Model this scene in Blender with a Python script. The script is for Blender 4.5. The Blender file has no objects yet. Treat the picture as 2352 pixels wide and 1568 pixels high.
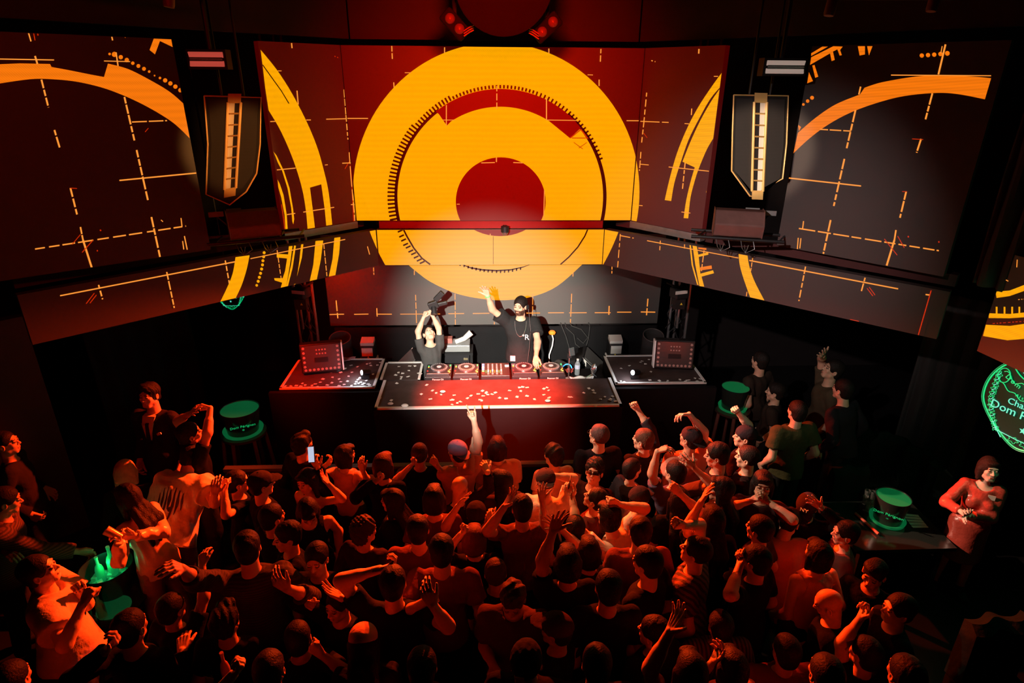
import bpy, bmesh, math, random
import numpy as np
from mathutils import Vector, Matrix
random.seed(7); RNG = np.random.default_rng(11)
SC = bpy.context.scene
COL = SC.collection
# ---------------------------------------------------------------- camera, world, lights, exposure
CAMH, FPX = 4.9, 1416.0
PIT, YAW, ROL = math.radians(22.9), math.radians(2.5), math.radians(0.45)
c_f = np.array([math.sin(YAW)*math.cos(PIT), math.cos(YAW)*math.cos(PIT), -math.sin(PIT)])
c_r0 = np.array([math.cos(YAW), -math.sin(YAW), 0.0]); c_u0 = np.cross(c_r0, c_f)
c_r = math.cos(ROL)*c_r0 + math.sin(ROL)*c_u0
c_u = math.cos(ROL)*c_u0 - math.sin(ROL)*c_r0
CAM = np.array([0, 0, CAMH])
cd = bpy.data.cameras.new('camera'); cam = bpy.data.objects.new('camera', cd); COL.objects.link(cam)
M = Matrix(((c_r[0], c_u[0], -c_f[0], 0), (c_r[1], c_u[1], -c_f[1], 0), (c_r[2], c_u[2], -c_f[2], CAMH), (0, 0, 0, 1)))
cam.matrix_world = M
cd.sensor_width = 36; cd.lens = 36*FPX/2352; cd.clip_start = 0.05; cd.clip_end = 100
SC.camera = cam
SC.view_settings.view_transform = 'Standard'; SC.view_settings.look = 'None'
SC.view_settings.exposure = 0.0; SC.view_settings.gamma = 1.0; SC.view_settings.use_curve_mapping = False
SC.cycles.diffuse_bounces = 2
W = bpy.data.worlds.new('world'); SC.world = W; W.use_nodes = True
W.node_tree.nodes['Background'].inputs[0].default_value = (0.12, 0.2, 0.6, 1)
W.node_tree.nodes['Background'].inputs[1].default_value = 0.0006

def spot(name, loc, target, energy, col, angle=60, blend=0.6, size=0.12):
    l = bpy.data.lights.new(name, 'SPOT'); l.energy = energy; l.color = col
    l.spot_size = math.radians(angle); l.spot_blend = blend; l.shadow_soft_size = size
    o = bpy.data.objects.new(name, l); COL.objects.link(o); o.location = loc
    o.rotation_euler = (Vector(target)-Vector(loc)).to_track_quat('-Z', 'Y').to_euler(); return o
def area(name, loc, target, energy, col, sx, sy):
    l = bpy.data.lights.new(name, 'AREA'); l.energy = energy; l.color = col; l.shape = 'RECTANGLE'; l.size = sx; l.size_y = sy
    o = bpy.data.objects.new(name, l); COL.objects.link(o); o.location = loc
    o.rotation_euler = (Vector(target)-Vector(loc)).to_track_quat('-Z', 'Y').to_euler(); return o
RED = (1, 0.012, 0.0)
# white follow light from the balcony side, red stage wash, red backlights over the stage
spot('follow_spot', (-1.0, -0.6, 5.15), (0.15, 8.0, 1.75), 9800, (1, .93, .80), 21.5, 1.0, 0.04)
spot('follow_spot_side', (-1.6, 0.6, 6.0), (2.7, 6.4, 3.1), 1200, (1, .80, .74), 31, 1.0, 0.05)
spot('guest_spot', (-2.2, 6.0, 4.3), (4.50, 4.62, 1.30), 1900, (1, .50, .36), 15, 0.5, 0.04)
spot('front_row_spot', (-2.2, 6.0, 4.3), (1.75, 5.15, 1.75), 1300, (1, .66, .46), 24, 1.0, 0.03)
spot('centre_warm_spot', (-1.2, 6.2, 4.6), (0.75, 4.6, 1.6), 700, (1, .38, .14), 22, 1.0, 0.03)
spot('red_ring_glow', (0.1, 3.2, 5.7), (0.1, 7.6, 4.55), 1300, RED, 60, 1.0, 0.2)  # added spot standing in for the haze glow around the ring
spot('red_wash_table', (0.1, 5.2, 5.4), (0.12, 6.55, 1.4), 16000, (1, .02, .0), 29, 1.0, 0.03)
spot('speaker_fill_left', (-0.4, 3.2, 4.7), (-2.22, 6.0, 4.30), 420, (1, .42, .10), 15, .5, 0.05)  # added fill spot without a fixture, brightens the left horns
spot('speaker_fill_right', (0.4, 3.2, 4.7), (2.52, 6.0, 4.30), 560, (1, .72, .50), 15, .5, 0.05)  # same added fill for the right horns
for k_, (x_, az_, p_) in enumerate(((-.6,-46,2700),(-.3,-22,2700),(.1,3,2800),(.45,26,2800),(.75,42,1700))):
    a_ = math.radians(az_); spot('red_crowd_light', (x_, 7.35, 3.14), (x_+5*math.sin(a_), 7.35-5*math.cos(a_), 3.14-1.75), p_, (1, .045, .003), 46, .7, 0.04)
spot('red_back_right', (2.5, 5.9, 3.25), (2.5, 3.6, 1.5), 170, (1, .025, .002), 60, 0.9, 0.06)
spot('red_left_wash', (-1.5, 1.5, 5.8), (-2.9, 6.2, 3.6), 95, RED, 70, 1.0, 0.2)
spot('red_block_left', (-2.6, 6.0, 3.0), (-2.25, 7.05, 1.45), 420, RED, 42, 1.0, 0.04)
spot('red_stage_left', (-2.15, 7.6, 2.55), (-1.95, 8.4, 2.0), 60, RED, 120, 1.0, 0.05)
# ---------------------------------------------------------------- measuring helpers
def ray(x, y):
    d = c_r*(x-1176) + c_u*(784-y) + c_f*FPX
    return d/np.linalg.norm(d)
def atz(x, y, z):
    d = ray(x, y); return CAM + d*(z-CAMH)/d[2]
def aty(x, y, Y):
    d = ray(x, y); return CAM + d*Y/d[1]
def atplane(x, y, p, n):
    d = ray(x, y); return CAM + d*(np.dot(np.array(p)-CAM, n)/np.dot(d, n))
# ---------------------------------------------------------------- materials
MATS = {}
def mat(name, col=(.5,.5,.5), rough=.6, metal=0.0, emit=None, es=1.0, noise=0.12, nscale=6.0, bump=0.0, bscale=40.0, spec=0.5, trans=0.0, vcol=False, coat=0.0, wave=None):
    if name in MATS: return MATS[name]
    m = bpy.data.materials.new(name); m.use_nodes = True; nt = m.node_tree; N = nt.nodes; L = nt.links
    b = N['Principled BSDF']
    b.inputs['Roughness'].default_value = rough; b.inputs['Metallic'].default_value = metal
    b.inputs['Specular IOR Level'].default_value = spec
    if trans: b.inputs['Transmission Weight'].default_value = trans
    if coat: b.inputs['Coat Weight'].default_value = coat
    tc = N.new('ShaderNodeTexCoord')
    nz = N.new('ShaderNodeTexNoise'); nz.inputs['Scale'].default_value = nscale; nz.inputs['Detail'].default_value = 3
    L.new(tc.outputs['Object'], nz.inputs['Vector'])
    mx = N.new('ShaderNodeMix'); mx.data_type = 'RGBA'
    c0 = tuple(max(0, c*(1-noise)) for c in col)+(1,); c1 = tuple(min(1, c*(1+noise)) for c in col)+(1,)
    mx.inputs['A'].default_value = c0; mx.inputs['B'].default_value = c1
    L.new(nz.outputs['Fac'], mx.inputs['Factor'])
    out = mx.outputs['Result']
    if vcol:
        at = N.new('ShaderNodeAttribute'); at.attribute_name = 'Col'
        mm = N.new('ShaderNodeMix'); mm.data_type = 'RGBA'; mm.blend_type = 'MULTIPLY'; mm.inputs['Factor'].default_value = 1
        L.new(out, mm.inputs['A']); L.new(at.outputs['Color'], mm.inputs['B']); out = mm.outputs['Result']
    if wave:
        wv = N.new('ShaderNodeTexWave'); wv.inputs['Scale'].default_value = wave[0]; wv.bands_direction = wave[3] if len(wave) > 3 else 'Z'
        wv.inputs['Distortion'].default_value = wave[1]; L.new(tc.outputs['Object'], wv.inputs['Vector'])
        rp = N.new('ShaderNodeValToRGB'); rp.color_ramp.elements[0].position = .45; rp.color_ramp.elements[1].position = .55
        L.new(wv.outputs['Fac'], rp.inputs['Fac'])
        mw = N.new('ShaderNodeMix'); mw.data_type = 'RGBA'; L.new(rp.outputs['Color'], mw.inputs['Factor'])
        L.new(out, mw.inputs['A']); mw.inputs['B'].default_value = tuple(wave[2])+(1,); out = mw.outputs['Result']
    L.new(out, b.inputs['Base Color'])
    if emit:
        b.inputs['Emission Color'].default_value = tuple(emit)+(1,); b.inputs['Emission Strength'].default_value = es
    if bump:
        n2 = N.new('ShaderNodeTexNoise'); n2.inputs['Scale'].default_value = bscale; n2.inputs['Detail'].default_value = 4
        L.new(tc.outputs['Object'], n2.inputs['Vector'])
        bp = N.new('ShaderNodeBump'); bp.inputs['Strength'].default_value = bump; bp.inputs['Distance'].default_value = 0.02
        L.new(n2.outputs['Fac'], bp.inputs['Height']); L.new(bp.outputs['Normal'], b.inputs['Normal'])
    MATS[name] = m; return m
def led(name, col, es):
    """lit LED pixels: an emission with the fine line moire of the pixel rows"""
    if name in MATS: return MATS[name]
    m = bpy.data.materials.new(name); m.use_nodes = True; nt = m.node_tree; N = nt.nodes; L = nt.links
    b = N['Principled BSDF']; b.inputs['Base Color'].default_value = (.05, .045, .045, 1); b.inputs['Roughness'].default_value = .5
    tc = N.new('ShaderNodeTexCoord'); wv = N.new('ShaderNodeTexWave'); wv.bands_direction = 'Z'
    wv.inputs['Scale'].default_value = 5.2; wv.inputs['Distortion'].default_value = 1.2; wv.inputs['Detail'].default_value = 1; wv.inputs['Detail Scale'].default_value = .35
    L.new(tc.outputs['Object'], wv.inputs['Vector'])
    wf = N.new('ShaderNodeTexWave'); wf.bands_direction = 'DIAGONAL'; wf.inputs['Scale'].default_value = 26
    L.new(tc.outputs['Object'], wf.inputs['Vector'])
    ad = N.new('ShaderNodeMath'); ad.operation = 'MULTIPLY_ADD'; ad.inputs[1].default_value = -0.10; ad.inputs[2].default_value = 1.04
    L.new(wv.outputs['Fac'], ad.inputs[0])
    a2 = N.new('ShaderNodeMath'); a2.operation = 'MULTIPLY_ADD'; a2.inputs[1].default_value = -0.12
    L.new(wf.outputs['Fac'], a2.inputs[0]); L.new(ad.outputs[0], a2.inputs[2])
    mu = N.new('ShaderNodeVectorMath'); mu.operation = 'SCALE'; mu.inputs[0].default_value = col; L.new(a2.outputs[0], mu.inputs['Scale'])
    L.new(mu.outputs['Vector'], b.inputs['Emission Color']); b.inputs['Emission Strength'].default_value = es
    MATS[name] = m; return m
BLACK = lambda: mat('black_metal', (.018,.018,.02), .45, .3)
# ---------------------------------------------------------------- mesh helpers
def tag(o, label=None, cat=None, group=None, kind=None):
    if label: o['label'] = label
    if cat: o['category'] = cat
    if group: o['group'] = group
    if kind: o['kind'] = kind
    return o
def wloc(p):
    v = np.zeros(3)
    while p is not None: v = v + np.array(p.location); p = p.parent
    return v
class MB:
    """collects shapes and links them as one mesh"""
    def __init__(s): s.v = []; s.f = []; s.m = []; s.mats = []
    def mi(s, m):
        if m not in s.mats: s.mats.append(m)
        return s.mats.index(m)
    def add(s, vs, fs, m):
        k = len(s.v); s.v += [tuple(float(c) for c in v) for v in vs]; i = s.mi(m)
        for f in fs: s.f.append(tuple(k+j for j in f)); s.m.append(i)
    def box(s, c, d, m, R=None, taper=1.0):
        c = np.array(c, float); h = np.array(d, float)/2; vs = []
        for z in (-1, 1):
            t = taper if z > 0 else 1
            for x, y in ((-1,-1),(1,-1),(1,1),(-1,1)):
                p = np.array([x*h[0]*t, y*h[1]*t, z*h[2]])
                vs.append(c + (R @ p if R is not None else p))
        s.add(vs, [(0,3,2,1),(4,5,6,7),(0,1,5,4),(1,2,6,5),(2,3,7,6),(3,0,4,7)], m); return s
    def hexa(s, b, t, m):
        s.add(list(b)+list(t), [(0,3,2,1),(4,5,6,7),(0,1,5,4),(1,2,6,5),(2,3,7,6),(3,0,4,7)], m); return s
    def tube(s, pts, r, m, n=10, cap=True):
        pts = [np.array(p, float) for p in pts]; rs = r if hasattr(r, '__len__') else [r]*len(pts)
        k = []; u = None
        for i, p in enumerate(pts):
            d = pts[min(i+1, len(pts)-1)] - pts[max(i-1, 0)]; d = d/(np.linalg.norm(d)+1e-9)
            if u is None:
                a = np.array([0,0,1.]) if abs(d[2]) < .9 else np.array([1.,0,0]); u = np.cross(d, a)
            else: u = u - d*np.dot(u, d)
            u = u/(np.linalg.norm(u)+1e-9); w = np.cross(d, u)
            k += [p + rs[i]*(math.cos(2*math.pi*j/n)*u + math.sin(2*math.pi*j/n)*w) for j in range(n)]
        fs = [(i*n+j, i*n+(j+1)%n, (i+1)*n+(j+1)%n, (i+1)*n+j) for i in range(len(pts)-1) for j in range(n)]
        if cap: fs += [tuple(range(n))[::-1], tuple((len(pts)-1)*n+j for j in range(n))]
        s.add(k, fs, m); return s
    def lathe(s, c, prof, m, n=28, ax=(0,0,1), up=None):
        """profile of (radius, height) about the axis ax through c"""
        a = np.array(ax, float); a /= np.linalg.norm(a)
        q = np.array([1.,0,0]) if abs(a[0]) < .8 else np.array([0,1.,0]); u = np.cross(a, q); u /= np.linalg.norm(u); w = np.cross(a, u)
        vs = []
        for r, h in prof:
            vs += [np.array(c)+a*h+r*(math.cos(2*math.pi*j/n)*u+math.sin(2*math.pi*j/n)*w) for j in range(n)]
        fs = [(i*n+j, i*n+(j+1)%n, (i+1)*n+(j+1)%n, (i+1)*n+j) for i in range(len(prof)-1) for j in range(n)]
        if prof[0][0] > 1e-4: fs.append(tuple(range(n))[::-1])
        if prof[-1][0] > 1e-4: fs.append(tuple((len(prof)-1)*n+j for j in range(n)))
        s.add(vs, fs, m); return s
    def ball(s, c, r, m, n=14, sc=(1,1,1)):
        vs = []; k = n//2
        for i in range(k+1):
            t = math.pi*i/k
            vs += [np.array(c)+np.array([r*sc[0]*math.sin(t)*math.cos(2*math.pi*j/n), r*sc[1]*math.sin(t)*math.sin(2*math.pi*j/n), r*sc[2]*math.cos(t)]) for j in range(n)]
        s.add(vs, [(i*n+j, (i+1)*n+j, (i+1)*n+(j+1)%n, i*n+(j+1)%n) for i in range(k) for j in range(n)], m); return s
    def build(s, name, parent=None, origin=None, smooth=False, bevel=0.0):
        me = bpy.data.meshes.new(name); og = np.array(origin if origin is not None else (0,0,0), float)
        me.from_pydata([tuple(np.array(v)-og) for v in s.v], [], s.f)
        for m in s.mats: me.materials.append(m)
        me.polygons.foreach_set('material_index', s.m)
        me.update()
        if smooth:
            me.polygons.foreach_set('use_smooth', [True]*len(me.polygons))
            try: me.set_sharp_from_angle(angle=math.radians(38))
            except Exception: pass
        o = bpy.data.objects.new(name, me); COL.objects.link(o); o.location = og
        if parent is not None:
            o.parent = parent; o.location = og - wloc(parent)
        if bevel:
            b = o.modifiers.new('bevel', 'BEVEL'); b.width = bevel; b.segments = 2; b.limit_method = 'ANGLE'
        return o
def thing(name, loc, label, cat, group=None):
    o = bpy.data.objects.new(name, None); COL.objects.link(o); o.location = loc; o.empty_display_size = .1
    return tag(o, label, cat, group)
def rotz(a):
    c, s_ = math.cos(a), math.sin(a); return np.array([[c,-s_,0],[s_,c,0],[0,0,1.]])
def rotx(a):
    c, s_ = math.cos(a), math.sin(a); return np.array([[1.,0,0],[0,c,-s_],[0,s_,c]])
def roty(a):
    c, s_ = math.cos(a), math.sin(a); return np.array([[c,0,s_],[0,1.,0],[-s_,0,c]])
def text(name, s, size, loc, xdir, ydir, m, parent, extrude=0.002, align='CENTER'):
    cu = bpy.data.curves.new(name, 'FONT'); cu.body = s; cu.size = size; cu.extrude = extrude; cu.align_x = align; cu.align_y = 'CENTER'; cu.resolution_u = 3
    t = bpy.data.objects.new('tmp', cu); me = bpy.data.meshes.new_from_object(t); bpy.data.objects.remove(t)
    me.materials.clear(); me.materials.append(m)
    o = bpy.data.objects.new(name, me); COL.objects.link(o)
    x = Vector(xdir).normalized(); y = Vector(ydir).normalized(); z = x.cross(y)
    R = Matrix((x, y, z)).transposed().to_4x4(); R.translation = Vector(loc) - Vector(wloc(parent))
    o.matrix_local = R
    if parent: o.parent = parent; o.matrix_local = R
    return o
def clone(o, loc=None, parent=None):
    c = o.copy(); COL.objects.link(c)
    if parent is not None: c.parent = parent
    if loc is not None: c.location = loc
    for ch in list(o.children):
        clone(ch, None, c)
    return c
# ---------------------------------------------------------------- people: bodies grown as one smooth surface from a distance field
class Field:
    def __init__(s, lo, hi, h):
        s.h = h; s.lo = np.array(lo, np.float32); n = np.ceil((np.array(hi)-np.array(lo))/h).astype(int)+1; s.n = np.maximum(n, 4)
        s.D = np.full(tuple(s.n), .3, np.float32)
        s.ax = [s.lo[i]+h*np.arange(s.n[i], dtype=np.float32) for i in range(3)]
    def sub(s, lo, hi):
        a = np.clip(np.floor((np.array(lo)-s.lo)/s.h).astype(int), 0, s.n); b = np.clip(np.ceil((np.array(hi)-s.lo)/s.h).astype(int)+1, 0, s.n)
        if np.any(b <= a): return None
        sl = tuple(slice(a[i], b[i]) for i in range(3))
        X = s.ax[0][sl[0]][:,None,None]; Y = s.ax[1][sl[1]][None,:,None]; Z = s.ax[2][sl[2]][None,None,:]
        return sl, X, Y, Z
    def comb(s, sl, d, k, cut=False):
        A = s.D[sl]
        if cut:   # smooth subtraction
            h = np.clip(k-np.abs(A+d), 0, None)/max(k, 1e-6); s.D[sl] = np.maximum(A, -d) + h*h*k*.25
        else:
            h = np.clip(k-np.abs(A-d), 0, None)/max(k, 1e-6); s.D[sl] = np.minimum(A, d) - h*h*k*.25
    def cone(s, a, b, r0, r1, k=.02, cut=False, flat=None):
        a = np.array(a, float); b = np.array(b, float); m = max(r0, r1)+k+2*s.h+.01
        q = s.sub(np.minimum(a, b)-m, np.maximum(a, b)+m)
        if q is None: return
        sl, X, Y, Z = q; v = b-a; L2 = float(v@v)+1e-9
        dx, dy, dz = X-a[0], Y-a[1], Z-a[2]
        t0 = (dx*v[0]+dy*v[1]+dz*v[2])/L2; t = np.clip(t0, 0, 1)
        d = np.sqrt((dx-t*v[0])**2+(dy-t*v[1])**2+(dz-t*v[2])**2) - (r0+(r1-r0)*t)
        if flat: d = np.maximum(d, (t0-1)*math.sqrt(L2))      # flat end at b
        s.comb(sl, d, k, cut)
    def ell(s, c, r, R=None, k=.02, cut=False):
        c = np.array(c, float); m = max(r)+k+2*s.h+.01
        q = s.sub(c-m, c+m)
        if q is None: return
        sl, X, Y, Z = q; dx, dy, dz = X-c[0], Y-c[1], Z-c[2]
        if R is not None:
            dx, dy, dz = (R[0,0]*dx+R[1,0]*dy+R[2,0]*dz, R[0,1]*dx+R[1,1]*dy+R[2,1]*dz, R[0,2]*dx+R[1,2]*dy+R[2,2]*dz)
        u = np.sqrt((dx/r[0])**2+(dy/r[1])**2+(dz/r[2])**2); g = np.sqrt((dx/r[0]**2)**2+(dy/r[1]**2)**2+(dz/r[2]**2)**2)+1e-6
        s.comb(sl, u*(u-1)/g, k, cut)
    def plane(s, p, n):
        """keep the side the normal n points away from"""
        X, Y, Z = s.ax[0][:,None,None], s.ax[1][None,:,None], s.ax[2][None,None,:]
        s.D = np.maximum(s.D, (X-p[0])*n[0]+(Y-p[1])*n[1]+(Z-p[2])*n[2])
    def ripple(s, amp, f, seed=0, vert=1.0):
        r = np.random.default_rng(seed); X, Y, Z = s.ax[0][:,None,None], s.ax[1][None,:,None], s.ax[2][None,None,:]
        w = 0
        for i in range(3):
            a, b, c = r.normal(size=3)*f; ph = r.random()*6
            w = w + np.sin(a*X+b*Y+c*vert*Z+ph)
        s.D = s.D + (amp/1.7)*w
    def mesh(s):
        D = s.D.copy(); D[0] = D[-1] = .1; D[:,0] = D[:,-1] = .1; D[:,:,0] = D[:,:,-1] = .1
        ins = D < 0; n = D.shape
        cnt = np.zeros((n[0]-1, n[1]-1, n[2]-1), np.int8)
        for i in (0,1):
            for j in (0,1):
                for k in (0,1): cnt += ins[i:n[0]-1+i, j:n[1]-1+j, k:n[2]-1+k]
        act = (cnt > 0) & (cnt < 8); idx = np.argwhere(act)
        if len(idx) == 0: return np.zeros((0,3)), np.zeros((0,4), int)
        vid = np.full(act.shape, -1, np.int64); vid[act] = np.arange(len(idx))
        acc = np.zeros((len(idx), 3)); num = np.zeros(len(idx))
        cor = [(i,j,k) for i in (0,1) for j in (0,1) for k in (0,1)]
        for a in cor:
            for ax in range(3):
                if a[ax]: continue
                b = list(a); b[ax] = 1
                da = D[idx[:,0]+a[0], idx[:,1]+a[1], idx[:,2]+a[2]]; db = D[idx[:,0]+b[0], idx[:,1]+b[1], idx[:,2]+b[2]]
                c = (da < 0) != (db < 0); t = np.where(c, da/np.where(c, da-db, 1), 0)
                p = np.tile(np.array(a, float), (len(idx), 1)); p[:,ax] += t
                acc[c] += p[c]; num[c] += 1
        V = s.lo + s.h*(idx + acc/num[:,None])
        Q = []
        for ax in range(3):
            sl0 = [slice(1, n[i]-1) for i in range(3)]; sl1 = list(sl0); sl0[ax] = slice(0, n[ax]-1); sl1[ax] = slice(1, n[ax])
            A, B = ins[tuple(sl0)], ins[tuple(sl1)]; e = np.argwhere(A != B)
            if len(e) == 0: continue
            fl = A[e[:,0], e[:,1], e[:,2]]
            e = e + np.array([1 if i != ax else 0 for i in range(3)])
            o1, o2 = [(1,2),(2,0),(0,1)][ax]
            def cell(d1, d2):
                q = e.copy(); q[:,o1] -= d1; q[:,o2] -= d2; return vid[q[:,0], q[:,1], q[:,2]]
            q = np.stack([cell(1,1), cell(0,1), cell(0,0), cell(1,0)], 1); q[~fl] = q[~fl][:, ::-1]
            Q.append(q)
        return V, np.concatenate(Q)
def link_mesh(name, V, Q, m, parent=None, loc=(0,0,0), col=None):
    me = bpy.data.meshes.new(name); me.vertices.add(len(V)); me.vertices.foreach_set('co', np.ascontiguousarray(V, dtype=np.float32).ravel())
    me.loops.add(len(Q)*4); me.loops.foreach_set('vertex_index', np.ascontiguousarray(Q, dtype=np.int32).ravel())
    me.polygons.add(len(Q)); me.polygons.foreach_set('loop_start', np.arange(len(Q), dtype=np.int32)*4)
    try: me.polygons.foreach_set('loop_total', np.full(len(Q), 4, dtype=np.int32))
    except Exception: pass
    me.update(calc_edges=True); me.validate()
    me.polygons.foreach_set('use_smooth', [True]*len(me.polygons)); me.materials.append(m)
    if col is not None:
        ca = me.color_attributes.new('Col', 'FLOAT_COLOR', 'POINT'); ca.data.foreach_set('color', np.concatenate([col, np.ones((len(col),1))], 1).astype(np.float32).ravel())
    o = bpy.data.objects.new(name, me); COL.objects.link(o); o.location = loc
    if parent is not None: o.parent = parent
    return o
def unit(v): v = np.array(v, float); return v/(np.linalg.norm(v)+1e-9)
POSES = {  # curls in degrees per finger (index..pinky), spread, thumb (out, curl)
 'open': ([8,6,8,12], 9, 45, 5), 'relax': ([28,34,38,44], 4, 35, 25), 'fist': ([85,88,88,86], 1, 20, 60), 'point': ([5,85,88,86], 1, 25, 55),
 'horns': ([6,88,88,8], 4, 25, 60), 'grip': ([58,60,62,64], 2, 50, 40), 'clap': ([12,12,14,18], 3, 30, 10), 'droop': ([34,30,34,36], 7, 40, 15)}
def hand_prims(W, d, n, side, pose, s=1.0):
    """cones (a, b, r0, r1) of a hand: wrist W, finger direction d, palm normal n, side=+1 puts the thumb on cross(d,n)"""
    d = unit(d); n = unit(n-d*np.dot(n, d)); t = np.cross(d, n)*side
    P = []; curls, spread, tout, tcurl = POSES[pose]
    kn = [(.029,.088),(.009,.093),(-.011,.088),(-.029,.078)]; ln = [(.042,.026,.021),(.046,.030,.023),(.042,.028,.022),(.033,.021,.019)]
    for (u, v) in kn: P.append((W+t*u*.55*s, W+(t*u+d*v)*s, .015*s, .0125*s))
    for i, ((u, v), L) in enumerate(zip(kn, ln)):
        a = math.radians((1.5-i)*spread); fd = math.cos(a)*d+math.sin(a)*t; p = W+(t*u+d*v)*s; c = 0
        for j, l in enumerate(L):
            c += math.radians(curls[i]*(1,1.05,.75)[j]); q = p+(math.cos(c)*fd+math.sin(c)*n)*l*s
            r0 = (.0095,.0086,.0078,.0068)[j]*s*(1 if i < 3 else .88); P.append((p, q, r0, r0*.9)); p = q
    a = math.radians(tout); td = math.cos(a)*d+math.sin(a)*t; b = W+(t*.022+d*.02+n*.004)*s; c = math.radians(tcurl)
    p = b+td*.044*s; P.append((b, p, .0155*s, .0125*s)); td2 = unit(td*math.cos(c)+(d*.6-t*.3+n*.75)*math.sin(c)); q = p+td2*.033*s; P.append((p, q, .0115*s, .0098*s)); P.append((q, q+unit(td2+n*.2)*.027*s, .0098*s, .008*s))
    return P
SKIN = [(.62,.37,.25), (.55,.31,.21), (.70,.44,.31), (.46,.26,.17)]
HAIRM = lambda c: mat('hair_%02d%02d%02d' % tuple(int(min(.99,x)*99) for x in c), c, .6, bump=.35, bscale=90, noise=.3, nscale=30, spec=.15)
def fabric(c, extra=None):
    nm = 'fabric_%02d%02d%02d' % tuple(int(min(.99,x)*99) for x in c)
    if extra == 'rib': return mat(nm+'_ribbed', c, .85, bump=.3, wave=(16,.3,tuple(x*.35 for x in c),'Z'))
    if extra == 'stripe': return mat(nm+'_striped', c, .8, bump=.3, wave=(11,.5,tuple(x*.15 for x in c),'X'))
    if extra == 'check': return mat(nm+'_checked', c, .8, bump=.3, wave=(9,3.5,tuple(x*.08 for x in c),'DIAGONAL'))
    if extra == 'satin': return mat(nm+'_satin', c, .28, bump=.5, bscale=14)
    return mat(nm, c, .9, bump=.9, bscale=9, spec=.12)
NP = [0]
# small steps apart so that nobody stands inside a neighbour: (dx, dy, dz) per person in building order
ADJ = [[0,0,0],[0,0,0],[0,0,0.0],[0,0,0.0],[0,-1,-0.04],[1,0,0.02],[-1,-2,-0.11],[0,2,0.14],[0,0,0.0],[0,0,0.0],[-3,7,0.17],[-7,0,-0.04],[-7,-13,-0.17],[-8,-2,-0.17],[11,-4,-0.13],[-1,-3,-0.17],[14,-3,-0.0],[4,0,0.02],[3,0,0.0],[-3,0,-0.03],[-8,-12,-0.17],[1,-2,-0.09],[-4,-2,-0.1],[-8,1,-0.01],[3,-2,-0.09],[7,-6,-0.17],[-7,-9,-0.17],[2,-3,-0.15],[-2,-3,-0.13],[-5,-1,-0.02],[-5,-5,-0.14],[-10,-8,-0.17],[1,-2,-0.07],[-2,-1,-0.06],[-4,-2,-0.05],[5,-2,-0.11],[2,-1,-0.09],[4,-2,-0.11],[5,-2,-0.14],[1,0,-0.03],[-9,0,0.05],[11,1,-0.04],[7,2,0.04],[3,1,0.0],[-2,1,0.09],[-3,8,0.17],[-9,-14,-0.17],[4,1,0.03],[2,2,0.1],[4,2,0.1],[2,0,-0.01],[0,-6,-0.17],[3,-8,-0.17],[9,0,-0.16],[-1,-1,-0.05],[1,1,0.03],[4,-7,-0.17],[7,0,-0.12],[-8,-3,-0.08],[1,-1,-0.1],[-1,11,0.17],[0,0,0.0],[-3,0,0.01],[0,0,0.01],[-5,0,-0.08],[-8,1,0.02],[5,1,-0.0],[-10,7,0.17],[2,1,0.12],[10,1,-0.0],[-4,12,0.17],[-1,-3,-0.17],[3,0,-0.05],[5,-5,-0.17],[0,4,0.17],[12,-2,-0.13],[-3,2,0.12],[-3,-1,-0.07],[14,-3,-0.14],[4,2,0.07],[-14,2,0.16],[0,0,-0.01],[1,3,0.17],[8,-2,-0.04],[0,-3,-0.17],[0,2,0.15],[0,0,0.0],[0,8,0.17],[-3,3,0.17],[8,4,0.17],[-14,3,-0.02],[-13,1,0.06],[0,0,0.0],[0,0,0.0],[0,0,0.0],[0,0,0.03],[0,-1,-0.02]]
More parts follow.
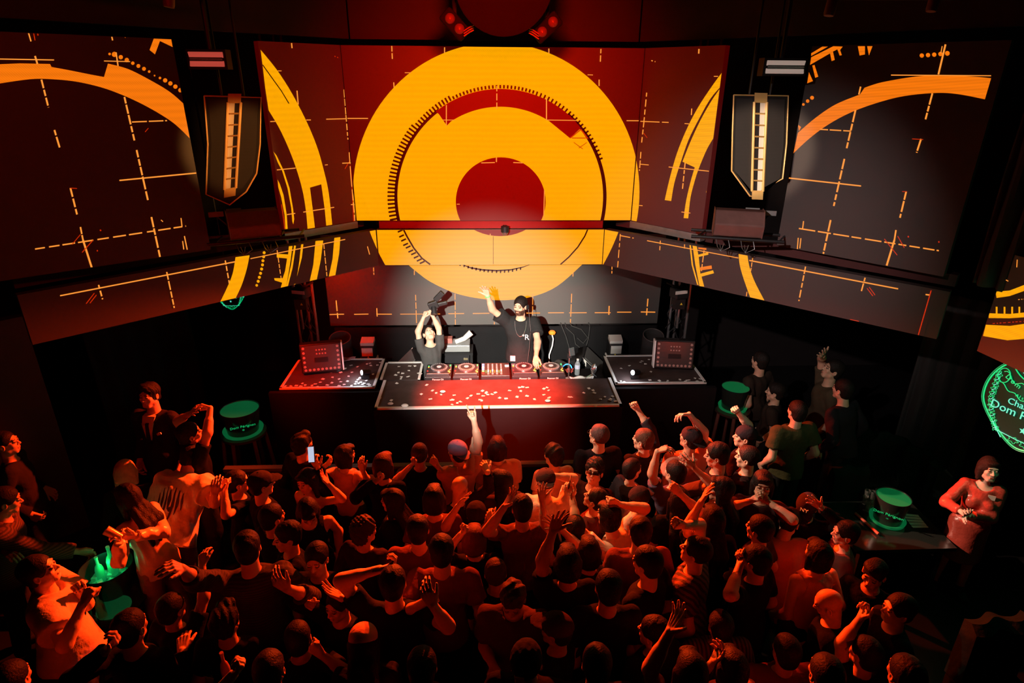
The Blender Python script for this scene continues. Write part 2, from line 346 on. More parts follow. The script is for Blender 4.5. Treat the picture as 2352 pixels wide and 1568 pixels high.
def person(px, py, label, f=0, z=1.62, h=1.0, hy=0, hp=0, hr=0, lean=0, side=0, hair='short', hc=(.012,.008,.007), top='tee', tc=(.02,.02,.022), tx=None, bc=(.02,.02,.025), bot='trousers', L=None, R=None, beard=False, female=False, skin=None, hat=None, glasses=None, loose=.0, wide=1.0, group='people on the dance floor', twist=0, quality=1, floor=0.0):
    """f: 0 faces the stage, 90 the left of the picture, 180 the camera. z: height of the head's centre. L / R: (x, y, pose[, reach, (palm dir)]) of the hands in the picture"""
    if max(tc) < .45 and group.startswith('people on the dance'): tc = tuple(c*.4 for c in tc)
    NP[0] += 1; seed = NP[0]; rs = random.Random(seed*13); sk = skin or SKIN[seed % 4 if seed % 4 < 3 else 0]
    dx_, dy_, dz_ = ADJ[NP[0]-1] if NP[0] <= len(ADJ) else (0,0,0); px += dx_; py += dy_; z += dz_
    if lean < 8: h *= min(1.12, max(.9, (z-floor)/(1.64*h)))
    HC = atz(px, py, z); Rz = rotz(math.radians(f)); wide = wide*(.87 if female else .95)
    # joints in the body frame, pelvis origin
    tw = rotz(math.radians(twist)); A = Rz @ rotx(math.radians(-lean)) @ roty(math.radians(side)) @ tw
    B = lambda x, y, zz: A @ (np.array([x, y, zz])*h)
    neckv = B(0, -.012, .50); headv = neckv + (Rz @ rotz(math.radians(hy)) @ rotx(math.radians(hp*.5-lean*.6))) @ (np.array([0, .022, .157])*h)
    PV = HC - headv; G = np.array([PV[0], PV[1], floor]); pv = lambda v: PV + v
    HR = Rz @ rotz(math.radians(hy)) @ rotx(math.radians(hp)) @ roty(math.radians(hr)); hl = (.97 if female else 1.0)*h**.4
    HP = lambda x, y, zz: HC + HR @ (np.array([x, y, zz])*hl)
    neck = pv(neckv); sho = {}; S = .172*wide; wr = {}
    prims = []; arms = {}
    for sd, spec in ((-1, L), (1, R)):
        s_ = pv(B(sd*S, 0, .435)); l1, l2 = .285*h, .25*h
        if spec is None:
            t_ = pv(B(sd*(S+.045), .05+.06*rs.random(), -.02)); pose = 'relax'; nd = None; pn = Rz @ np.array([-sd, .2, 0.])
            v = t_-s_
        elif spec == 'front':
            t_ = pv(B(sd*.10, .22, .22+.1*rs.random())); pose = 'relax'; nd = None; pn = np.array([0,0,-1.]); v = t_-s_
        else:
            r_ = ray(spec[0], spec[1]); w = s_-CAM; reach = (spec[3] if len(spec) > 3 and spec[3] else .95)*(l1+l2+.08*h)
            tc_ = float(w @ r_); cp = CAM+r_*tc_; dist = np.linalg.norm(cp-s_)
            if dist < reach: tc_ -= math.sqrt(reach**2-dist**2)*(1 if not (len(spec) > 5 and spec[5]) else -1); cp = CAM+r_*tc_
            hv = cp-s_; hv = hv*min(1, (l1+l2+.08*h)*.995/np.linalg.norm(hv)); pose = spec[2]; pn = None
            t_ = s_+hv - unit(hv)*.085*h; v = t_-s_
            if len(spec) > 4 and spec[4] is not None: pn = np.array(spec[4], float)
            nd = None
        dl = np.linalg.norm(v); mx = (l1+l2)*.995
        if dl > mx: t_ = s_+v*mx/dl; v = t_-s_; dl = mx
        a_ = (l1*l1-l2*l2+dl*dl)/(2*dl); hh = math.sqrt(max(l1*l1-a_*a_, 0)); u = v/dl
        pole = A @ (np.array([sd*.8, -.35, -.7]) if spec not in (None,'front') else np.array([sd*.35, -.8, -.2])); pole = unit(pole-u*np.dot(pole, u))
        el = s_+u*a_+pole*hh; fd = unit(t_-el)
        if pn is None: pn = unit(np.cross(fd, np.array([sd*1.0, .2, 0])))+(Rz@np.array([0,.9,0]))
        if nd is None:
            nd = fd
            if spec not in (None, 'front'):
                nd = unit(fd + .25*unit(pn)*(1 if pose in ('droop','relax') else .2)) if pose != 'droop' else unit(fd*.5+unit(pn)*.9+(0,0,-.1))
        arms[sd] = (s_, el, t_); wr[sd] = (t_, nd, pn, pose)
    hipz = PV[2]-floor; legs = {}
    for sd in (-1, 1):
        hp_ = PV + Rz @ (np.array([sd*.088, 0, -.03])*h); ank = G + Rz @ np.array([sd*(.10+.03*rs.random()), -.04+.1*(rs.random()-.5), .075]); kn = (hp_+ank)/2 + Rz @ np.array([0, .03+max(0, .46*h*2-.5-np.linalg.norm(hp_-ank))*.5, .03])
        legs[sd] = (hp_, kn, ank, ank + Rz @ np.array([sd*.02, .13, -.04]))
    fm = .9 if female else 1.0
    def torso(F, g, k=.05):
        for c, r in (((0,.0,.0),(.160*(1.02 if female else 1),.108,.12)), ((0,.0,.15),(.140*fm*wide,.098,.15)), ((0,.004,.31),(.168*fm*wide,.112,.15)), ((0,-.005,.39),(.150*wide,.09,.085))):
            F.ell(pv(B(*c)), np.array(r)*h+g, A, k)
        F.cone(pv(B(-S*.86,-.005,.415)), pv(B(S*.86,-.005,.415)), .052*h+g, .052*h+g, k)
        if female: 
            for sd in (-1,1): F.ell(pv(B(sd*.072,.085,.30)), np.array((.062,.058,.06))*h+g, A, .03)
    def armf(F, sd, g, upto=2.0, k=.022, gl=0):
        s_, el, t_ = arms[sd]; fr = min(upto, 1.0); e = s_+(el-s_)*fr
        F.cone(s_, e, (.050*fm)*h+g, (.050-.009*fr)*fm*h+g+gl, k, flat=(upto <= 1))
        if upto > 1:
            fr = min(upto-1, 1.0); e = el+(t_-el)*fr
            F.cone(el, e, .0415*fm*h+g, (.0415-.0145*fr)*fm*h+g+gl, k, flat=(fr < 1))
            if g == 0: F.cone(el+(t_-el)*.1, el+(t_-el)*.45, .041*fm*h, .036*fm*h, .03)
    def neckf(F, g=0): F.cone(neck, HP(0,-.022,-.06), (.058 if not female else .048)*h+g, (.052 if not female else .044)*h+g, .03)
    def legf(F, g, upto=2.0, gl=0):
        for sd in (-1,1):
            a, b, c, d_ = legs[sd]; F.cone(a, b, .083*h+g, .056*h+g+gl, .04)
            if upto > 1: F.cone(b, b+(c-b)*(upto-1), .054*h+g+gl, .038*h+g+gl, .03)
    def headf(F, k=.02):
        F.ell(HP(0,-.012,.032), np.array((.074,.094,.084))*hl, HR, k); F.ell(HP(0,.024,-.035), np.array((.058,.066,.078 if not female else .072))*hl, HR, k)
        F.cone(HP(-.018,.058,-.092), HP(.018,.058,-.092), .020*hl, .020*hl, .02); F.cone(HP(-.044,.010,-.062), HP(.044,.010,-.062), .022, .022, .02)
        if F.h < .008:
            F.cone(HP(-.034,.078,.031), HP(.034,.078,.031), .0115, .0115, .012); F.cone(HP(0,.084,.012), HP(0,.104,-.022), .0075, .0115, .008)
            for sd in (-1,1):
                F.ell(HP(sd*.011,.094,-.025), (.009,.009,.008), HR, .006); F.ell(HP(sd*.031,.099,.006), (.016,.010,.0115), HR, .01, True); F.ell(HP(sd*.030,.080,.007), (.0135,.0135,.0125), HR, .003)
                F.ell(HP(sd*.040,.062,-.018), (.020,.018,.020), HR, .02); F.ell(HP(sd*.077,-.006,-.008), (.011,.021,.031), HR, .008); F.ell(HP(sd*.086,-.002,-.004), (.008,.011,.018), HR, .004, True)
            F.cone(HP(-.017,.0855,-.0545), HP(.017,.0855,-.0545), .0055, .0055, .004); F.cone(HP(-.014,.0845,-.0645), HP(.014,.0845,-.0645), .0062, .0062, .004); F.cone(HP(-.022,.097,-.0595), HP(.022,.097,-.0595), .0022, .0022, .002, True)
        neckf(F)
    # body grids
    pts = [HC, neck, G] + [q for a in arms.values() for q in a] + [q for l in legs.values() for q in l]; pts += [w[0]+w[1]*.2 for w in wr.values()]
    lo = np.min(pts, 0)-.16; hi = np.max(pts, 0)+.16; lo[2] = floor-.02
    F = Field(lo, hi, .0125 if quality else .018); torso(F, 0)
    for sd in (-1,1): armf(F, sd, 0)
    headf(F, .03); legf(F, 0)
    for sd in (-1,1):
        c, d_ = legs[sd][2], legs[sd][3]; F.cone(c-(0,0,.02), d_, .036, .030, .03)
    boxes = []
    for sd in (-1,1):
        t_, nd, pn, pose = wr[sd]; c = t_+nd*.075; boxes.append((c-.125, c+.125, 'hand', sd))
    boxes.append((HC-np.array([.135]*3), HC+np.array([.135]*3), 'head', 0))
    V, Q = F.mesh(); cen = V[Q].mean(1); keep = np.ones(len(Q), bool)
    for a, b, kind, sd in boxes: keep &= ~np.all((cen > a+.019) & (cen < b-.019), 1)
    Vs, Qs, Cs = [V], [Q[keep]], [np.zeros((len(V), 1))]; nv = len(V)
    used = [b for b in boxes]
    for bi, (a, b, kind, sd) in enumerate(boxes):
        G2 = Field(a-.004, b+.004, (.0038 if kind == 'hand' else .0042) if quality else .006); armf(G2, -1, 0, k=.01); armf(G2, 1, 0, k=.01)
        if kind == 'head': headf(G2)
        if kind == 'hand' or True:
            for s2 in (-1,1):
                t_, nd, pn, pose = wr[s2]
                if kind == 'hand' and s2 != sd and np.linalg.norm(wr[sd][0]-t_) > .4: continue
                if kind == 'head' and np.linalg.norm(HC-t_) > .4: continue
                for p0, p1, r0, r1 in hand_prims(t_, nd, pn, -s2, pose, h*(.93 if female else 1)): G2.cone(p0, p1, r0, r1, .006)
        if kind == 'hand' and np.linalg.norm(HC-(a+b)/2) < .35: headf(G2)
        if np.linalg.norm((a+b)/2-pv(B(0,0,.25))) < .62: torso(G2, 0)
        legf(G2, 0) if (a[2] < PV[2]+.1) else None
        v, q = G2.mesh(); 
        if len(v) == 0: continue
        cc = v[q].mean(1); kk = np.all((cc > a-.003) & (cc < b+.003), 1)
        for a3, b3, _, _ in boxes[:bi]: kk &= ~np.all((cc > a3) & (cc < b3), 1)
        Vs.append(v); Qs.append(q[kk]+nv); nv += len(v)
    V = np.concatenate(Vs); Q = np.concatenate(Qs)
    col = np.ones((len(V), 3)); l = (V-HC) @ HR / hl; ax_ = np.abs(l[:,0]); near = np.linalg.norm(l, axis=1) < .16; fr_ = near & (l[:,1] > .068)
    eye = fr_ & (np.abs(ax_-.031) < .0135) & (np.abs(l[:,2]-.008) < .0058); col[eye] = (.10,.08,.08)
    col[fr_ & (ax_ > .013) & (ax_ < .050) & (l[:,2] > .026) & (l[:,2] < .0355)] = (.16,.13,.12)
    lips = fr_ & (ax_ < .021) & (l[:,2] < -.053) & (l[:,2] > -.066) & (l[:,1] > .084); col[lips] = (.9,.55,.52) if not female else (.95,.28,.26)
    if beard: col[near & (l[:,1] > -.002) & (l[:,2] < -.038) & (l[:,2] > -.125) & ~lips & ((ax_ > .016) | (l[:,2] < -.068) | (l[:,2] > -.052))] = (.09,.07,.06)
    if hair != 'bald' and not hat: col[near & (l[:,2] > .05) & (l[:,1] < .06)] = tuple(x*1.2 for x in (.1,.08,.07))
    used_v = np.zeros(len(V), bool); used_v[Q.ravel()] = True; remap = np.cumsum(used_v)-1; V = V[used_v]; col = col[used_v]; Q = remap[Q]
    body = link_mesh('person', V-G, Q, mat('skin_%d' % int(sk[0]*100), sk, .5, bump=.08, bscale=60, vcol=True), None, G, col); tag(body, label, 'person', group)
    def child(name, F, m, lab=None):
        v, q = F.mesh()
        if len(v): 
            o = link_mesh(name, v-G, q, m, body); 
            if lab: o['label'] = lab
            return o
    # clothes
    ch = .0125 if quality else .016
    if top:
        g = .013+loose; slv = {'tee': .62, 'tank': 0, 'long': 1.93, 'roll': 1.45, 'dress': 1.9, 'bare': 0}[top]
        hem = PV + A @ np.array([0, 0, -.09*h]); F = Field(np.min([hem-.25]+[a[0] for a in arms.values()]+[a[1] for a in arms.values()]+[a[2] for a in arms.values()], 0)-.12, np.max([neck, hem+.25]+[q for a in arms.values() for q in a], 0)+.13, ch)
        torso(F, g, .05)
        if top in ('tee','long','roll'): F.cone(pv(B(0,0,.05)), pv(B(0,0,-.12)), .135*h+g, .150*h+g+loose, .06)
        for sd in (-1,1):
            if slv: armf(F, sd, g+.004, slv, gl=(.009+loose*.6 if slv < 1.5 else 0.003))
        if top == 'tank':
            for sd in (-1,1): F.ell(pv(B(sd*(S+.012),0,.40)), (.062,.12,.10), A, .02, True)
        if top == 'bare': F.plane(pv(B(0,0,.36)), A @ np.array([0,0,1.]))
        F.ripple(.0050 if top != 'dress' else .003, 38, seed, .35); F.plane(hem, -(A @ np.array([0,0,1.])))
        F.ell(neck+(HC-neck)*.10+A@np.array([0,.03,0]), (.078,.085,.06 if top not in ('tank','dress') else .085), A, .01, True)
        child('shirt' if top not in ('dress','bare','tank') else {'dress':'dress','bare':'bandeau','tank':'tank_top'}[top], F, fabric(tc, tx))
    lo2 = np.array([min(PV[0], G[0])-.42, min(PV[1],G[1])-.42, floor-.01]); hi2 = np.array([PV[0]+.42, PV[1]+.42, PV[2]+.16])
    if bot:
        F = Field(lo2, hi2, ch*1.2); F.ell(PV+(0,0,-.01), np.array((.168,.116,.125))*h, Rz, .04)
        legf(F, .013, 1.9 if bot == 'trousers' else (1.0), gl=.012)
        if bot == 'skirt': F.cone(PV+(0,0,-.05), PV+(0,0,-.42), .14*h, .19*h, .04)
        F.plane(PV+(0,0,.07), (0,0,1)); F.plane(G+(0,0,.09 if bot == 'trousers' else (.55 if bot == 'shorts' else .5)), (0,0,-1))
        child({'trousers':'trousers','skirt':'skirt','shorts':'shorts'}[bot], F, fabric(bc, 'satin' if tx == 'satin' else None))
    for sd in (-1,1):
        c, d_ = legs[sd][2], legs[sd][3]; F = Field(np.minimum(c, d_)-.09, np.maximum(c, d_)+.09, .012); F.cone(c-(0,0,.025), d_+Rz@np.array([0,.03,0]), .048, .040, .03); F.plane(G+(0,0,.004), (0,0,-1)); child('shoe', F, fabric((.03,.03,.03)))
    # hair and hats
    mh = HAIRM(hc)
    if hair not in ('bald', None):
        F = Field(HC-.62*np.array([.5,.5,1]), HC+np.array([.26,.26,.22]), .0065); th = {'buzz': .004, 'fade': .008, 'curly': .016}.get(hair, .009); lift = .005 if hair != 'curly' else .014
        if hat: th = .003; lift = -.004
        F.ell(HP(0,-.016,.036+lift), (np.array((.077,.097,.086))+th)*hl, HR, .02)
        if hair in ('short','curly','quiff'): F.ell(HP(0,-.045,-.02), (np.array((.066,.06,.07))+th*.6)*hl, HR, .02)
        if hair == 'fade': F.ell(HP(0,-.03,.01), np.array((.076,.08,.08))*hl, HR, .02)
        if hair == 'quiff': F.ell(HP(.005,.045,.105), (.055,.045,.030), HR, .02)
        if hair in ('bob','long','pony'):
            F.ell(HP(0,-.035,-.015), (.090,.078,.10), HR, .03)
            if hair != 'pony':
                for sd in (-1,1): F.cone(HP(sd*.075,0,.0), HP(sd*.078,-.005,-.105 if hair == 'bob' else -.17), .028, .022, .025)
            if hair == 'bob': F.ell(HP(0,-.04,-.07), (.085,.06,.055), HR, .03)
            if hair == 'long':
                e1 = HP(0,-.075,-.10); e2 = neck + A @ np.array([0,-.13,-.08]); e3 = neck + A @ np.array([0,-.135,-.26])
                for u in (-.05,0,.05):
                    o_ = A @ np.array([u,0,0]); F.cone(e1+o_, e2+o_*1.3, .040, .038, .03); F.cone(e2+o_*1.3, e3+o_*1.4, .038, .018, .03)
            if hair == 'pony':
                e1 = HP(0,-.115,.03); e2 = HP(0,-.17,-.06); F.cone(HP(0,-.09,.03), e1, .03, .026, .02); F.cone(e1, e2, .028, .032, .02); F.cone(e2, HP(.01,-.15,-.26), .030, .012, .02)
            F.ell(HP(0,.075,.085), (.055,.03,.02), HR, .02)
        F.ell(HP(0,.112,-.045), (np.array((.064,.075,.105)) if hair in ('bob','long','pony') else np.array((.073,.096,.116)))*hl, HR, .012, True)
        if hair in ('short','buzz','fade','quiff','curly'):
            for sd in (-1,1): F.ell(HP(sd*.088,.012,-.035), (.028,.040,.045), HR, .01, True)
            F.plane(HP(0,-.05,-.085), HR @ np.array([0,.15,-1.]))
        if hat: F.plane(HP(0,0,.06), HR @ np.array([0,0,1.]))
        F.ripple(.0013 if hair not in ('curly','quiff') else .0055, 75 if hair != 'curly' else 110, seed, .4 if hair != 'curly' else 1)
        child('hair', F, mh)
    if hat:
        hk, hcol = hat[0], hat[1]; F = Field(HC-.30, HC+.30, .007); mm = fabric(hcol)
        if hk == 'beanie': F.ell(HP(0,-.018,.042), (.094,.115,.102), HR, .02); F.plane(HP(0,0,.015), HR @ np.array([0,-.25,-1.])); F.ripple(.001, 100, seed)
        else:
            fwd = -1 if hk == 'back' else 1
            F.ell(HP(0,-.012,.045), (.090,.110,.088), HR, .02); F.plane(HP(0,0,.022), HR @ np.array([0,-.18*fwd if fwd > 0 else .0,-1.]))
        cap = child('beanie' if hk == 'beanie' else 'cap', F, mm)
        if hk != 'beanie':
            F = Field(HC-.30, HC+.30, .006); zc = .034 if fwd > 0 else .026
            F.ell(HP(0,(.085)*fwd,zc), (.078,.105,.0075), HR @ rotx(math.radians(-8*fwd)), .005); F.ell(HP(0,-.012,.045), (.084,.104,.1), HR, .004, True)
            v, q = F.mesh()
            if len(v): link_mesh('visor', v-G, q, mm, cap)
            bt = MB(); bt.ball(HP(0,-.012,.134), .008, mm, 8, (1,1,.6)); bt.build('cap_button', parent=cap, origin=HP(0,-.012,.134), smooth=True)
    if glasses:
        g = MB(); mg = mat('dark_lens', (.006,.006,.006), .08, spec=.8) if glasses == 'sun' else mat('glass_frame', (.04,.03,.03), .3, .5)
        for sd in (-1,1):
            if glasses == 'sun': g.box(HP(sd*.034,.100,.008), (.056,.006,.026), mg, HR @ rotz(math.radians(-sd*14)))
            else: g.tube([HP(sd*.032+.022*math.cos(t)*1.05,.105,.006+.017*math.sin(t)) for t in np.linspace(0,2*math.pi,15)], .0016, mg, 6)
            g.tube([HP(sd*.062,.092,.012), HP(sd*.080,.04,.012), HP(sd*.082,-.01,.006)], .002, mg, 6)
        g.tube([HP(-.01,.106,.010), HP(.01,.106,.010)], .002, mg, 6); g.build('sunglasses' if glasses == 'sun' else 'spectacles', parent=body, origin=HC)
    return dict(o=body, HC=HC, HR=HR, HP=HP, neck=neck, PV=PV, A=A, B=lambda x,y,zz: pv(B(x,y,zz)), wr=wr, arms=arms, G=G, h=h)
# ---------------------------------------------------------------- the setting
def struct(name, mb, **k): return tag(mb.build(name, **k), kind='structure')
m_floor = mat('black_floor', (.012,.011,.012), .35, bump=.15, bscale=9)
m_wall = mat('black_wall', (.02,.016,.017), .8, spec=.08, bump=.1, bscale=20)
m_ceil = mat('black_ceiling', (.02,.018,.02), .9, spec=.08)
struct('floor', MB().box((0,3.2,-.05),(18.4,15.4,.1), m_floor))
struct('ceiling', MB().box((0,3.2,6.65),(18.4,15.4,.1), m_ceil))
struct('wall_back', MB().box((0,10.4,3.3),(18.4,.2,6.6), m_wall))
struct('wall_left', MB().box((-8.6,3.2,3.3),(.2,14.6,6.6), m_wall))
struct('wall_right', MB().box((8.8,3.2,3.3),(.2,14.6,6.6), m_wall))
struct('wall_front', MB().box((0,-4.2,3.3),(18.4,.2,6.6), m_wall))
# bulkhead above the screens and beam between the two screen rows, both following the folds
FOLD = [(-6.2,3.5),(-3.95,5.22),(-1.5,7.72),(1.75,7.70),(4.15,5.12),(5.2,4.0)]
def along(path, z0, z1, th, m, off=0.0):
    mb = MB()
    for (x0,y0),(x1,y1) in zip(path[:-1], path[1:]):
        d = np.array([x1-x0,y1-y0]); d = d/np.linalg.norm(d); n = np.array([-d[1],d[0]])
        a = np.array([x0,y0])+n*off; b = np.array([x1,y1])+n*off; c = b+n*th; e = a+n*th
        mb.hexa([(a[0],a[1],z0),(b[0],b[1],z0),(c[0],c[1],z0),(e[0],e[1],z0)], [(a[0],a[1],z1),(b[0],b[1],z1),(c[0],c[1],z1),(e[0],e[1],z1)], m)
    return mb
m_bulk = mat('bulkhead_paint', (.035,.02,.02), .75)
struct('trim_1', along(FOLD, 5.32, 6.6, .1, m_bulk, .02))
struct('trim_2', along([(-3.97,5.16),(-1.40,7.66),(1.52,7.66),(4.12,5.06)], 3.2, 3.31, .12, mat('beam_red_tint', (.10,.035,.035), .8, spec=.1), .2))  # red light on the beam is partly put into its base colour
# curtains
def curtain(name, p0, p1, z0, z1, folds, depth, m, label, cat='curtain', flare=0.0):
    n = folds*8; p0 = np.array(p0, float); p1 = np.array(p1, float); d = p1-p0; L_ = np.linalg.norm(d); d = d/L_; nn = np.array([-d[1], d[0]])
    vs = []; rows = 10
    for k in range(rows+1):
        z = z1+(z0-z1)*k/rows
        for j in range(n+1):
            t = j/n; q = p0+(p1-p0)*t + nn*depth*math.sin(2*math.pi*folds*t+.4*math.sin(k*.8))*(.6+.4*k/rows) + d*flare*math.sin(k*.5)*.05
            vs.append((q[0], q[1], z))
    fs = [(k*(n+1)+j, k*(n+1)+j+1, (k+1)*(n+1)+j+1, (k+1)*(n+1)+j) for k in range(rows) for j in range(n)]
    mb = MB(); mb.add(vs, fs, m); o = mb.build(name, origin=(p0[0], p0[1], z0), smooth=True)
    so = o.modifiers.new('thickness', 'SOLIDIFY'); so.thickness = .02
    return tag(o, label, cat)
m_cur = mat('black_curtain', (.012,.012,.013), .9, bump=.2, spec=.06)
m_curg = mat('grey_curtain', (.055,.05,.05), .9, bump=.2, spec=.06)

struct('trim_3', MB().box((-3.75,5.5,.05),(2.7,1.7,.1), m_floor))
struct('trim_4', MB().box((.07,7.655,3.255),(2.78,.05,.095), mat('beam_painted_glow', (.30,.03,.03), .8, spec=.1)))  # added strip, the red glow over the beam put into its colour
# ---------------------------------------------------------------- LED screens
from mathutils.geometry import tessellate_polygon
m_panel = mat('led_panel_dark', (.075,.062,.062), .5, noise=.05, nscale=90)
m_panel_c = mat('led_panel_centre', (.075,.05,.05), .5, noise=.05, nscale=90, emit=(.5,.0,.0), es=.10)
OR = led('led_amber', (1.0,.39,.0), 1.03)
OR2 = led('led_orange', (1.0,.20,.004), .95)
DIM = led('led_deep_red', (.75,.03,.0), .8)
LINE = mat('led_line', (.05,.05,.05), .5, emit=(1.0,.31,.04), es=1.0)
DK = mat('led_off', (.03,.006,.004), .5, emit=(.3,.0,.0), es=.06)
RD = mat('led_red_disc', (.05,.01,.01), .5, emit=(.5,.0,.0), es=.42)
def T(s, ox, oy):
    return lambda *q: [(ox+a/s, oy+b/s) for a, b in q]
def stroke(pts, w, dash=None, t=None):
    """a line w pixels wide (optionally dashed: on, off) as convex quads"""
    if t: pts = t(*pts)
    out = []
    for (x0,y0),(x1,y1) in zip(pts[:-1], pts[1:]):
        L_ = math.hypot(x1-x0, y1-y0)
        if L_ < 1e-6: continue
        dx, dy = (x1-x0)/L_, (y1-y0)/L_; segs = []
        if dash:
            p = 0; rr = random.Random(int(x0*7+y0*3))
            while p < L_:
                on = dash[0]*(.6+.8*rr.random()); segs.append((p, min(p+on, L_))); p += on+dash[1]*(.7+.6*rr.random())
        else: segs = [(0, L_)]
        for a, b in segs:
            ax, ay, bx, by = x0+dx*a, y0+dy*a, x0+dx*b, y0+dy*b; h = w/2
            out.append([(ax-dy*h, ay+dx*h), (bx-dy*h, by+dx*h), (bx+dy*h, by-dx*h), (ax+dy*h, ay-dx*h)])
    return out
def ell(cx, cy, a, b, n=96, t0=0, t1=360):
    return [(cx+a*math.cos(math.radians(t0+(t1-t0)*i/n)), cy-b*math.sin(math.radians(t0+(t1-t0)*i/n))) for i in range(n + (0 if t1-t0 >= 360 else 1))]
def sm(pts, n=5):
    P = [pts[0]]+list(pts)+[pts[-1]]; o = []
    for i in range(1, len(P)-2):
        p0, p1, p2, p3 = P[i-1:i+3]
        for k in range(n):
            t = k/n; o.append(tuple(.5*((2*p1[j])+(p2[j]-p0[j])*t+(2*p0[j]-5*p1[j]+4*p2[j]-p3[j])*t*t+(-p0[j]+3*p1[j]-3*p2[j]+p3[j])*t**3) for j in (0,1)))
    return o+[tuple(pts[-1])]
def dots(lst, t, k=1.0):
    return [ell(*t((x, y))[0], r*k, r*k, 14) for x, y, r in lst]
def ringquads(cx, cy, a0, b0, a1, b1, t0, t1, n):
    o = []
    for i in range(n):
        s0 = math.radians(t0+(t1-t0)*i/n); s1 = math.radians(t0+(t1-t0)*(i+1)/n)
        o.append([(cx+a0*math.cos(s0), cy-b0*math.sin(s0)), (cx+a1*math.cos(s0), cy-b1*math.sin(s0)), (cx+a1*math.cos(s1), cy-b1*math.sin(s1)), (cx+a0*math.cos(s1), cy-b0*math.sin(s1))])
    return o
def teeth(cx, cy, a, b, ln, w, t0, t1, n):
    o = []
    for i in range(n+1):
        t = math.radians(t0+(t1-t0)*i/n); c, s_ = math.cos(t), math.sin(t)
        p = (cx+a*c, cy-b*s_); q = (cx+(a+ln)*c, cy-(b+ln)*s_); o += stroke([p, q], w)
    return o
def screen(name, label, p0, p1, z0, z1, layers, panel=None, th=.09, group=None):
    panel = panel or m_panel; p0 = np.array([p0[0], p0[1], 0.]); p1 = np.array([p1[0], p1[1], 0.]); d = p1-p0; L_ = np.linalg.norm(d); d /= L_
    n = np.array([d[1], -d[0], 0.])
    if n[1] > 0: n = -n
    e = 0.0
    a, b = p0, p1; back = -n*th
    mb = MB(); up = lambda q, z: (q[0], q[1], z)
    mb.hexa([up(a,z0),up(b,z0),up(b+back,z0),up(a+back,z0)], [up(a,z1),up(b,z1),up(b+back,z1),up(a+back,z1)], panel)
    cab = mb.build(name, origin=(p0[0], p0[1], z0)); tag(cab, label, 'screen', group)
    pm = MB()
    for k, (m, polys) in enumerate(layers):
        o = n*(.002*(k+1))
        for poly in polys:
            uv = []
            for (x, y) in poly:
                q = atplane(x, y, p0, n); uv.append((float(np.dot(q-p0, d)), float(q[2])))
            for ax_, lim, sg in ((0, 0.004, 1), (0, L_-.004, -1), (1, z0+.004, 1), (1, z1-.004, -1)):
                res = []
                for i in range(len(uv)):
                    A, B = uv[i], uv[(i+1) % len(uv)]; fa, fb = sg*(A[ax_]-lim), sg*(B[ax_]-lim)
                    if fa >= 0: res.append(A)
                    if fa*fb < 0:
                        t = fa/(fa-fb); res.append((A[0]+(B[0]-A[0])*t, A[1]+(B[1]-A[1])*t))
                uv = res
                if len(uv) < 3: break
            if len(uv) < 3: continue
            P3 = [tuple(p0+d*u+np.array([0,0,v])+o) for u, v in uv]
            tri = tessellate_polygon([[Vector(q) for q in P3]])
            pm.add(P3, tri, m)
    if pm.v:
        pm.build('screen_picture', parent=cab, origin=(p0[0], p0[1], z0))
        # keep every face turned to the room
    return cab
# -- central upper screen
cU = T(2.178, 760, 0)
ring_band = ringquads(1149,450,241,246, 206,205, 49.5, 129, 40)
band_poly = [ell(1149,450,241,246,40,46,128)+cU((540,570),(580,628))+ell(1149,450,206,205,40,125,57)[1:]+cU((1195,690),(1250,640))]
central = [
 (DK, []),
 (OR, [ell(1140,440,329,342,120)]),
 (DK, ringquads(1149,450,244,249,236,243,-20,50,40) + ringquads(1149,450,243,248,236,241,126,200,50) + teeth(1149,450,241,247,8,4.2,72,116,22) + teeth(1149,450,241,247,13,4.2,118,140,11) + teeth(1149,450,241,247,18,4.2,142,198,28) + teeth(1149,450,241,246,9,4,20,70,22)),
 (RD, band_poly + [ell(1150,462,103,101,64)]),
 (DIM, stroke([(1309,317),(1334,297),(1350,318)],2.5) + stroke(cU((1205,690),(1275,690)),2) + stroke(cU((1215,712),(1260,745)),1.5) + stroke(cU((1240,740),(1280,712)),1.5)),
 (LINE, stroke(cU((830,430),(830,545)),2.2,(14,4)) + stroke(cU((578,525),(578,628)),2.2) + stroke(cU((1078,490),(1078,600)),2.4) + stroke(cU((560,600),(620,600)),1.6)
   + stroke(cU((1080,600),(1235,602)),1.8) + stroke(cU((828,786),(828,810)),2.4) + stroke(cU((752,814),(820,812)),2) + stroke(cU((912,812),(960,814)),2) + stroke(cU((1068,950),(1064,1098)),2) + stroke(cU((630,1020),(645,1020)),1.6)
   + stroke(cU((305,230),(308,295)),2.4,(12,4)) + stroke(cU((315,412),(317,438)),2.4) + stroke(cU((569,237),(569,266)),2.4) + stroke(cU((1090,243),(1090,268)),2.4) + stroke(cU((1350,245),(1347,312)),2.4,(12,4)) + stroke(cU((1341,398),(1341,430)),2.4)
   + stroke(cU((370,364),(402,364)),1.6) + stroke(cU((1283,374),(1310,375)),1.6) + stroke(cU((66,592),(200,592)),2,(50,6)) + stroke(cU((1478,603),(1600,604)),2))]
cN0, cN1 = (-1.585,7.60), (1.80,7.60)
S1 = screen('led_screen', 'wide upper LED screen showing the big amber ring with dark red centre', cN0, cN1, 3.31, 5.25, central, m_panel_c)
